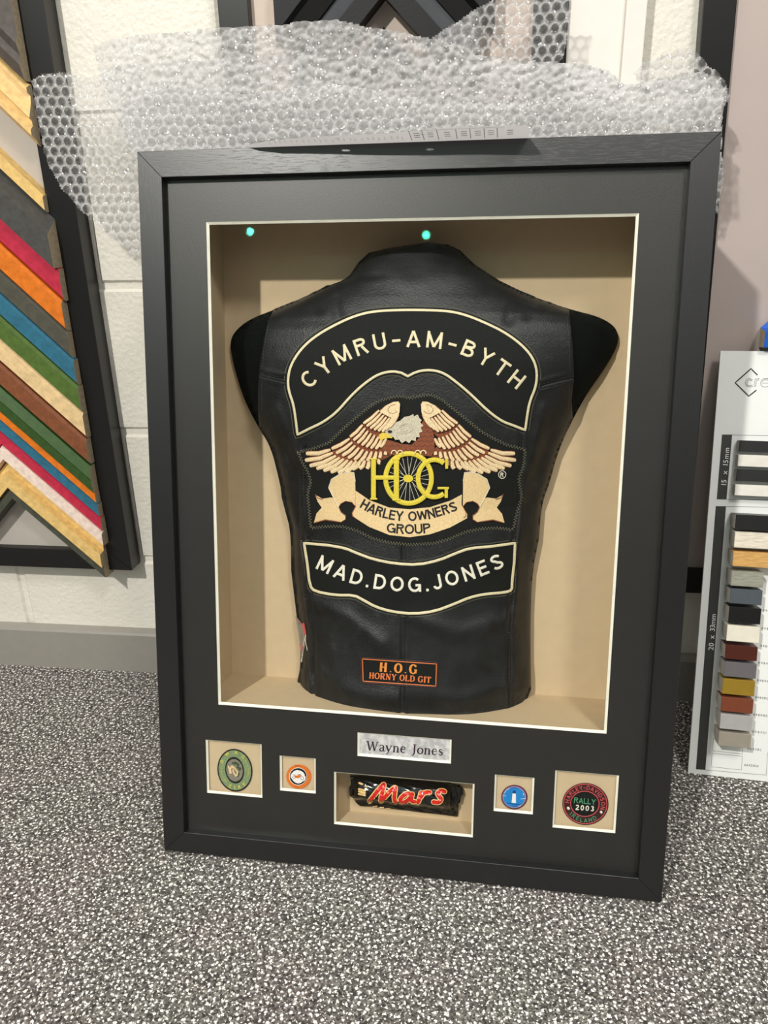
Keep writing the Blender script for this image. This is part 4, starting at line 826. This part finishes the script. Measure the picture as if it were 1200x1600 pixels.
# white framed board
wx0, wx1 = un(887, 40, -.03)[0], un(1012, 5, -.03)[0]
wb = thing('white_board', 'plain off white board with one raised edge rail hanging right of the middle board', 'display board', Matrix.Identity(4), (.14, -.0005, .8))
mb = MB(); mb.box(.0945, wx1-.024, -.022, -.0005, .80, 1.42); bevel(mesh('panel', mb.V, mb.F, MAT['whiteframe'], wb), .001)
mb = MB(); mb.box(wx1-.024, wx1, -.030, -.0005, .80, 1.42); bevel(mesh('edge_rail', mb.V, mb.F, MAT['whiteframe'], wb), .0015)
# right board leans out at the bottom
def leanR(p):
    x, y, z = p; return (x+.0425*(.98-z), y, z)
def unl(px, py):
    P = un(px, py, -.022); return (P[0]-.0425*(.98-P[2]), P[1], P[2])
rx0 = unl(1099, 0)[0]; rxi = unl(1113, 440)[0]; rzb = unl(1085, 927)[2]; rzi = unl(1085, 890)[2]
board('sample_board', 'tall black framed display board with mauve grey felt, right behind the white sample card', rx0, rx0+.52, rzb, 1.35, rxi-rx0, -.022, -.0005, 'mauve', 'boardblack', lean=leanR, rb=rzi-rzb)
# blue chevron piece on it
q0 = un(1186, 545, -.03)
t = thing('moulding_sample', 'bright blue moulding corner poking out above the white sample card', 'moulding sample', Matrix.Identity(4), tuple(q0))
A_ = [un(*p, -.048) for p in ((1196, 518), (1262, 518), (1262, 543), (1193, 543))]; Bk = [un(*p, -.018) for p in ((1188, 512), (1248, 462), (1248, 542), (1185, 542))]
mb = MB(); mb.add(A_+Bk, [(0, 1, 2, 3), (4, 5, 1, 0), (7, 6, 5, 4), (5, 6, 2, 1), (6, 7, 3, 2)]); mesh('sample_face', mb.V, mb.F, MAT['c_bluec'], t)
mb = MB(); mb.add([A_[0], A_[3], Bk[3], Bk[0]], [(0, 1, 2, 3)]); mesh('cut_end', mb.V, mb.F, MAT['rawend'], t, label='raw wood cut end')

# ------------------------------------------------------------------ white sample card leaning at the right
cB = np.array([.3102, -.1979, 0.0005]); cb_ = np.array([.99712558, -.07576658, 0]); cT = np.array([.32279773, -.03210762, .57402832]); cu_ = cT-cB; cL = np.linalg.norm(cu_); cu_ /= cL; cu_ -= cb_*(cu_@cb_); cu_ /= np.linalg.norm(cu_); cn = np.cross(cb_, cu_)
CMx = Matrix(((cb_[0], cu_[0], cn[0], cB[0]), (cb_[1], cu_[1], cn[1], cB[1]), (cb_[2], cu_[2], cn[2], cB[2]), (0, 0, 0, 1)))
def cpx(px, py, w=0.):
    d = ray(px, py); t = (w-(CAM-cB)@cn)/(d@cn); P = CAM-cB+d*t; return np.array([P@cb_, P@cu_, w])
card = thing('sample_card', 'white printed card of moulding samples leaning upright on the carpet at the right edge', 'sample card', CMx, (.15, 0, 0))
mb = MB(); mb.box(0, .30, 0, cL, -.004, 0); mesh('card_board', mb.V, mb.F, MAT['card'], card)
def cpoly(nm, pts, mt, w=.0004, parent=card):
    mb = MB(); P = [cpx(x, y, w) for x, y in pts]; mb.add(P+[p-np.array([0, 0, .0006]) for p in P], [tuple(range(len(P)))[::-1], tuple(range(len(P), 2*len(P)))]+[(i, (i+1) % len(P), len(P)+(i+1) % len(P), len(P)+i) for i in range(len(P))]); return mesh(nm, mb.V, mb.F, MAT[mt], parent)
b1 = cpoly('size_band', [(1128.3, 679), (1144, 679), (1135, 780), (1120, 780)], 'cardblack'); b2 = cpoly('size_band', [(1118.5, 791), (1134.5, 791), (1102, 1203), (1087.5, 1202)], 'cardblack')
def ctext(s, p0, p1, h, mt, bold=0., parent=card, fill=True, nm='lettering', w=.0007):
    mb = MB(); text_path(s, [p0, p1], h, mb, bold=bold); A = np.array(mb.V); P = np.array([cpx(x, y, w) for x, y in A[:, :2]]); P[:, 2] = w+A[:, 2]*.0001; return mesh(nm, P, [tuple(reversed(f)) for f in mb.F], MAT[mt], parent)
ctext('15 x 15mm', (1134.5, 758), (1139.7, 700), 8.2, 'print_white', .004, b1); ctext('20 x 33mm', (1114.5, 1016), (1118.7, 960), 8.2, 'print_white', .004, b2)
def cline(pts, wd, mt, nm='printed_line', closed=False):
    mb = MB(); ribbon(mb, dens(pts, 4, closed), wd, closed); A = np.array(mb.V); P = np.array([cpx(x, y, .0003) for x, y in A[:, :2]]); P[:, 2] = .0003+(A[:, 2]+.5)*.0002; return mesh(nm, P, [tuple(reversed(f)) for f in mb.F], MAT[mt], card)
cline([(1183.5, 586), (1173.5, 576), (1148.8, 598), (1170, 619), (1182, 609.5)], 1.9, 'print_dark', 'diamond_logo')
# outline lettering of the logo
def ctext_outline():
    mb = MB(); c_ = lambda L: [(x/7.27+1100, y/7.27+480) for x, y in L]
    for L in ([(552, 825), (520, 808), (490, 818), (470, 845), (475, 880), (495, 902), (525, 908), (555, 895)], [(548, 838), (520, 824), (498, 834), (486, 855), (490, 878), (508, 892), (530, 893), (548, 884)], [(572, 908), (580, 812), (594, 812), (592, 826), (610, 810), (630, 810)], [(586, 906), (592, 846), (606, 828), (628, 826)],
              [(740, 812), (700, 808), (664, 815), (645, 845), (645, 880), (668, 905), (705, 908), (730, 895)], [(656, 862), (740, 862)], [(660, 848), (675, 828), (700, 822), (730, 830)]): ribbon(mb, c_(smooth_poly(L, 1, False)), .6)
    A = np.array(mb.V); P = np.array([cpx(x, y, .0003) for x, y in A[:, :2]]); P[:, 2] = .0003+(A[:, 2]+.5)*.0002; return mesh('logo_lettering', P, [tuple(reversed(f)) for f in mb.F], MAT['print'], card)
ctext_outline()
cline([(1136, 679.5), (1240, 681)], .5, 'print'); cline([(1143.8, 680), (1135, 780)], .4, 'print'); cline([(1122, 780), (1240, 781)], .5, 'print'); cline([(1119, 791), (1240, 793)], .5, 'print'); cline([(1134, 791), (1102, 1203)], .4, 'print'); cline([(1102, 1203), (1196, 1211)], .5, 'print'); cline([(1199.5, 1176), (1197, 1212)], .4, 'print')
cline([(1115, 1152), (1113, 1173), (1160, 1178), (1161, 1166)], .4, 'print'); cline([(1112.5, 1177), (1160, 1181.5), (1158.5, 1203), (1111, 1198)], .4, 'print', closed=True)
for s, x, y in (('6643WH', 1163, 1196.5), ('6643BL', 1168, 1171), ('0989SI', 1175.5, 1144.5), ('0989M5', 1177, 1118), ('0989MZ', 1180, 1091), ('0989M3', 1183, 1064.5), ('0989M1', 1185, 1037), ('0989T', 1188, 1010.5), ('0989', 1190, 983), ('0989', 1192, 955)):
    n_ = len(s); ctext(s, (x, y), (x+3.6*n_, y+.4*n_), 3.6, 'print', 0, nm='product_code')
G1, G2 = 'square moulding samples on the card', 'taller moulding samples on the card'
def block(label, x0, x1, y0, y1, mt_col, grp, hgt, rough=.4, metal=0., top=None):
    mt = simple(label.split(' moulding')[0].replace(' ', '_')+'_finish', mt_col, rough, .5, metal, var=.05 if 'oak' not in label else .2, scale=80, sc=(1, 6, 1) if 'oak' in label else (1, 1, 1))
    TL, TR_, BR, BL = cpx(x0, y0, hgt), cpx(x1, y0+.6, hgt), cpx(x1-1, y1+.6, hgt), cpx(x0-.8, y1, hgt)
    if x1 > 1195: TR_ = TL+(TR_-TL)*1.6; BR = BL+(BR-BL)*1.6
    zt, zb = (TL[1]+TR_[1])/2, (BL[1]+BR[1])/2; xl, xr = (TL[0]+BL[0])/2, (TR_[0]+BR[0])/2
    t = thing('sample_block', label, 'moulding sample', CMx, ((xl+xr)/2, zb, .001), grp)
    # L-shaped section: full face, rebate cut at the lower back
    pf = [(0, 1), (1, 1), (1, .32), (.62, .10), (0.0, .10)]; h = zt-zb
    V = []; n = len(pf)
    for xx in (xl, xr):
        for a, b in pf: V.append((xx, zt-h*a, .0006+(hgt-.0006)*b if b > .1 else .0006+(hgt-.0006)*0.02))
    F = [(i, (i+1) % n, n+(i+1) % n, n+i) for i in range(n)]+[tuple(range(n))[::-1], tuple(range(n, 2*n))]
    o = mesh('moulding_length', V, F, [mt, MAT['profile']], t); o.data.polygons[-1].material_index = 1; o.data.polygons[-2].material_index = 1
    bm = bmesh.new(); bm.from_mesh(o.data); bmesh.ops.recalc_face_normals(bm, faces=bm.faces); bm.to_mesh(o.data); bm.free(); bevel(o, .0005, 1)
for lb, x0, y0, y1, c in (('black moulding sample, first of the small square row', 1155.5, 689, 706.5, (26, 26, 26)), ('white moulding sample, second of the small square row', 1153.5, 711.5, 730, (226, 222, 212)), ('black moulding sample between two white ones in the square row', 1151, 735, 753, (28, 28, 27)), ('white moulding sample, lowest of the small square row', 1148.5, 758.5, 776, (228, 225, 215))):
    block(lb, x0, 1215, y0, y1, c, G1, .015)
for lb, x0, x1, y0, y1, c, ro, me_ in (('black moulding sample at the top of the tall column', 1149.5, 1215, 806, 828.5, (16, 16, 16), .4, 0), ('off white moulding sample above the oak one', 1148, 1215, 833, 858, (224, 214, 196), .5, 0), ('oak grain moulding sample', 1145.5, 1196.5, 863, 886.5, (206, 160, 92), .5, 0),
        ('sage grey moulding sample under the oak one', 1143, 1193.5, 893, 916.5, (150, 150, 136), .4, 0), ('slate blue grey moulding sample', 1141, 1191.5, 921, 944, (74, 82, 88), .5, 0), ('black moulding sample in the middle of the tall column', 1139, 1189.5, 949, 974, (14, 14, 14), .35, 0), ('cream moulding sample above the mahogany one', 1136, 1187.5, 978, 1003, (232, 226, 208), .4, 0),
        ('dark mahogany moulding sample', 1133.5, 1184, 1009, 1031, (76, 28, 16), .35, 0), ('metallic mid grey moulding sample', 1132, 1182.5, 1035.5, 1058.5, (118, 114, 116), .35, .3), ('brass gold moulding sample', 1129, 1180, 1062, 1086, (170, 138, 46), .35, .4), ('copper brown moulding sample', 1127, 1177.5, 1090.5, 1113, (134, 72, 48), .35, .3),
        ('pale silver moulding sample', 1125.5, 1176, 1117, 1140.5, (188, 186, 184), .35, .3), ('champagne grey moulding sample, lowest of the tall column', 1123, 1174, 1145, 1167, (168, 160, 146), .35, .3)):
    block(lb, x0, x1, y0, y1, c, G2, .031, ro, me_)

# ------------------------------------------------------------------ bubble wrap
def wrap_sheet(name, label, outline, ybase, step, pitch, seed, crumple, bend=None, haz=.08, amp=.008):
    O = [un(x, y, ybase) for x, y in outline]; poly = [(p[0], p[2]) for p in O]
    A = np.array(poly); x0, z0 = A.min(0)-.002; x1, z1 = A.max(0)+.002
    nx, nz = int((x1-x0)/step)+2, int((z1-z0)/step)+2; X, Z = np.meshgrid(x0+np.arange(nx)*step, z0+np.arange(nz)*step)
    r = np.random.default_rng(seed); y = np.zeros_like(X)
    for k in range(9):
        f = r.uniform(5, 26); a = r.uniform(-1.2, 1.2)+math.pi/2*(k % 2); y += amp*r.uniform(.4, 1)*np.sin((X*math.cos(a)+Z*math.sin(a))*f+r.uniform(0, 6.3))/(1+f/14)
    cr = crumple(X, Z)
    for k in range(16):
        f = r.uniform(110, 620); a = r.uniform(0, math.pi); ph = X*math.cos(a)+Z*math.sin(a)+.006*np.sin(X*60+k)+.006*np.sin(Z*70-k)
        y -= cr*.0042*np.abs(np.sin(ph*f+r.uniform(0, 6.3)))*(60/f)**.8
    if bend is not None: y += bend(X, Z)
    # hexagonal bubbles, drawn slightly irregular
    wx = X+.0012*np.sin(Z*40+seed)+cr*.003*np.sin(Z*110+X*60); wz = Z+.0012*np.sin(X*35)+cr*.003*np.sin(X*120-Z*50)
    p, q = pitch, pitch*math.sqrt(3)/2; row = np.round(wz/q); xo = wx-(row % 2)*p/2; best = np.full(X.shape, 9.)
    for dr in (-1, 0, 1):
        rr = row+dr; xo = wx-(rr % 2)*p/2; cx = np.round(xo/p)*p; best = np.minimum(best, np.hypot(xo-cx, wz-rr*q))
    R = pitch*.455; t = np.clip(best/R, 0, 1); dome = (1-t**3.2)**.5*.0042*(1-.45*cr)
    Y = ybase+y-dome
    rimv = np.exp(-((best-R)/(pitch*.075))**2)+.35*np.clip((best-R)/(pitch*.06), 0, 1); gy, gx = np.gradient(y, step); crease = np.clip(np.hypot(gx, gy)*.8, 0, 1)
    haze = np.clip(haz+(.55-.33*cr)*rimv+cr*(.30+.25*crease), 0, .9)
    ins = inside(np.stack([X.ravel(), Z.ravel()], 1), poly).reshape(X.shape)
    cell = ins[:-1, :-1] & ins[1:, :-1] & ins[:-1, 1:] & ins[1:, 1:]
    idx = np.arange(nx*nz).reshape(nz, nx); F = np.stack([idx[:-1, :-1][cell], idx[:-1, 1:][cell], idx[1:, 1:][cell], idx[1:, :-1][cell]], 1)
    used = np.unique(F); mp = np.zeros(nx*nz, int); mp[used] = np.arange(len(used)); V = np.stack([X.ravel(), Y.ravel(), Z.ravel()], 1)[used]
    return V, mp[F], haze.ravel()[used]
def to_obj(name, parts, mat, label, cat, group=None):
    V = []; F = []; H_ = []; n = 0
    for v, f, h in parts: V.append(v); F.append(f+n); H_.append(h); n += len(v)
    H_ = np.concatenate(H_); V = np.vstack(V); F = np.vstack(F); base = np.array([V[:, 0].mean(), V[:, 1].mean(), V[:, 2].min()])
    me = bpy.data.meshes.new(name); me.vertices.add(len(V)); me.vertices.foreach_set('co', (V-base).astype(np.float32).ravel()); me.loops.add(len(F)*4); me.loops.foreach_set('vertex_index', F.astype(np.int32).ravel())
    me.polygons.add(len(F)); me.polygons.foreach_set('loop_start', np.arange(len(F))*4); me.polygons.foreach_set('use_smooth', np.ones(len(F), bool)); me.update(); me.validate(); me.attributes.new('haze', 'FLOAT', 'POINT').data.foreach_set('value', H_.astype(np.float32))
    me.materials.append(mat); o = bpy.data.objects.new(name, me); COL.objects.link(o); o.location = tuple(base); return tagm(o, label, cat, group)
bow = lambda X, Z: 0
def cr_main(X, Z):      # folded and crushed band above the frame, clean sheet on the left flap
    return np.clip((X+.52)/.06, 0, 1)*np.clip((Z-.80)/.05+np.clip((X+.45)*6, 0, 1), 0, 1)
out1 = [(45, 122), (60, 113), (90, 110), (115, 114), (135, 120), (150, 116), (165, 112), (180, 104), (260, 96), (360, 92), (480, 90), (600, 92), (700, 96), (760, 100), (800, 98), (900, 104), (950, 110), (975, 134), (1010, 128), (1040, 120), (1070, 112), (1100, 112), (1125, 128), (1139, 150), (1134, 162), (1128, 175), (1127, 212), (1127, 235), (1132, 260), (1130, 300), (1126, 335), (1050, 330), (700, 290), (300, 340), (260, 420), (225, 402), (214, 398), (195, 378), (172, 362), (150, 342), (133, 330), (118, 312), (100, 296), (88, 276), (76, 258), (66, 225), (58, 195), (50, 160)]
s1 = wrap_sheet('a', '', out1, -.072, .0017, .0135, 3, cr_main)
out2 = [(146, 70), (170, 63), (215, 58), (260, 55), (300, 52), (345, 47), (390, 45), (430, 44), (465, 39), (500, 36), (530, 35), (555, 40), (580, 47), (620, 52), (655, 60), (690, 66), (720, 74), (745, 88), (790, 96), (850, 98), (905, 100), (935, 108), (960, 122), (975, 134), (1020, 127), (1050, 130), (1090, 118), (1110, 135), (1128, 152), (1126, 175), (1110, 190), (1000, 200), (800, 235), (500, 270), (300, 262), (230, 255), (200, 210), (170, 160), (160, 125), (152, 100)]
s2 = wrap_sheet('b', '', out2, -.106, .0018, .0128, 8, lambda X, Z: np.clip((X+.47)/.03, .4, 1)*1.0, amp=.010)
out3 = [(190, 160), (260, 130), (400, 150), (520, 130), (640, 150), (760, 160), (900, 150), (1000, 165), (1100, 150), (1128, 160), (1128, 235), (900, 250), (500, 280), (260, 285), (225, 270), (190, 215)]
s3 = wrap_sheet('c', '', out3, -.122, .0018, .0130, 11, lambda X, Z: .35+0*X, amp=.006)
to_obj('bubble_wrap', [s1, s2, s3], MAT['film'], 'crumpled clear bubble wrap sheet bunched behind the big frame, hanging over its left corner', 'bubble wrap')
out4 = [(672, 62), (690, 48), (715, 34), (745, 12), (775, -6), (800, -20), (900, -20), (893, 10), (890, 40), (886, 70), (880, 92), (872, 104), (830, 104), (780, 102), (740, 98), (700, 80)]
s4 = wrap_sheet('d', '', out4, -.082, .0017, .0125, 21, lambda X, Z: np.clip((-.005-X)/.02, 0, .7), amp=.006)
to_obj('bubble_wrap', [s4], MAT['film'], 'smaller upright flap of clear bubble wrap rising in front of the middle board', 'bubble wrap')
out5 = [(985, 118), (1000, 100), (1030, 88), (1062, 76), (1075, 74), (1092, 82), (1105, 100), (1122, 112), (1134, 130), (1140, 148), (1138, 156), (1110, 160), (1050, 150), (1000, 140)]
s5 = wrap_sheet('e', '', out5, -.088, .0017, .0130, 31, lambda X, Z: np.clip((.20-X)/.03, 0, .6), amp=.005)
to_obj('bubble_wrap', [s5], MAT['film'], 'rounded corner flap of clear bubble wrap beside the tall right board', 'bubble wrap')

# ------------------------------------------------------------------ light
W_ = bpy.data.worlds.new('room'); scn.world = W_; W_.use_nodes = True; nt = W_.node_tree; bg = nt.nodes['Background']
tc = nt.nodes.new('ShaderNodeTexCoord'); sp_ = nt.nodes.new('ShaderNodeSeparateXYZ'); rp = nt.nodes.new('ShaderNodeValToRGB'); nt.links.new(tc.outputs['Generated'], sp_.inputs[0]); nt.links.new(sp_.outputs[2], rp.inputs[0])
e = rp.color_ramp.elements; e[0].position = 0.; e[0].color = (.12, .118, .115, 1); e[1].position = .36; e[1].color = (1.35, 1.33, 1.28, 1); e_ = e.new(.12); e_.color = (.25, .245, .24, 1)
nt.links.new(rp.outputs[0], bg.inputs[0]); bg.inputs[1].default_value = .54
def lamp(name, loc, power, size, target, col=(1, .94, .84)):
    l = bpy.data.lights.new(name, 'AREA'); l.shape = 'DISK'; l.size = size; l.energy = power; l.color = col
    o = bpy.data.objects.new(name, l); COL.objects.link(o); o.location = loc; o.rotation_euler = (Vector(target)-Vector(loc)).to_track_quat('-Z', 'Y').to_euler(); return o
Ld = fn-.27*fu+.49*fv; c0 = fo+.1*fu+.72*fv; tt = (2.45-c0[2])/Ld[2]; kp = c0+Ld*tt
lamp('ceiling_spot', tuple(kp), 70, .09, (-.1, -.2, .4), (1, .965, .905))
lamp('ceiling_spot', (-1.763, -4.194, 2.45), 1.7, .05, (-.26, -.25, .74), (.12, 1, .62)); lamp('ceiling_spot', (-.608, -4.325, 2.45), 1.7, .05, (-.06, -.25, .74), (.12, 1, .62))
lamp('ceiling_panel', (.75, -1.7, 2.45), 22, .4, (.35, -.1, .2), (1, .97, .92)) 

# ------------------------------------------------------------------ camera and view
cam = bpy.data.cameras.new('camera'); co = bpy.data.objects.new('camera', cam); COL.objects.link(co)
R3 = Matrix(((M[0][0], M[1][0], -M[2][0], CAM[0]), (M[0][1], M[1][1], -M[2][1], CAM[1]), (M[0][2], M[1][2], -M[2][2], CAM[2]), (0, 0, 0, 1)))
co.matrix_world = R3; cam.sensor_fit = 'HORIZONTAL'; cam.sensor_width = 36; cam.lens = 36*FPX/1200; cam.clip_start = .02; scn.camera = co
vs = scn.view_settings; vs.view_transform = 'Standard'; vs.look = 'None'; vs.exposure = 0.; vs.gamma = 1.; vs.use_curve_mapping = False
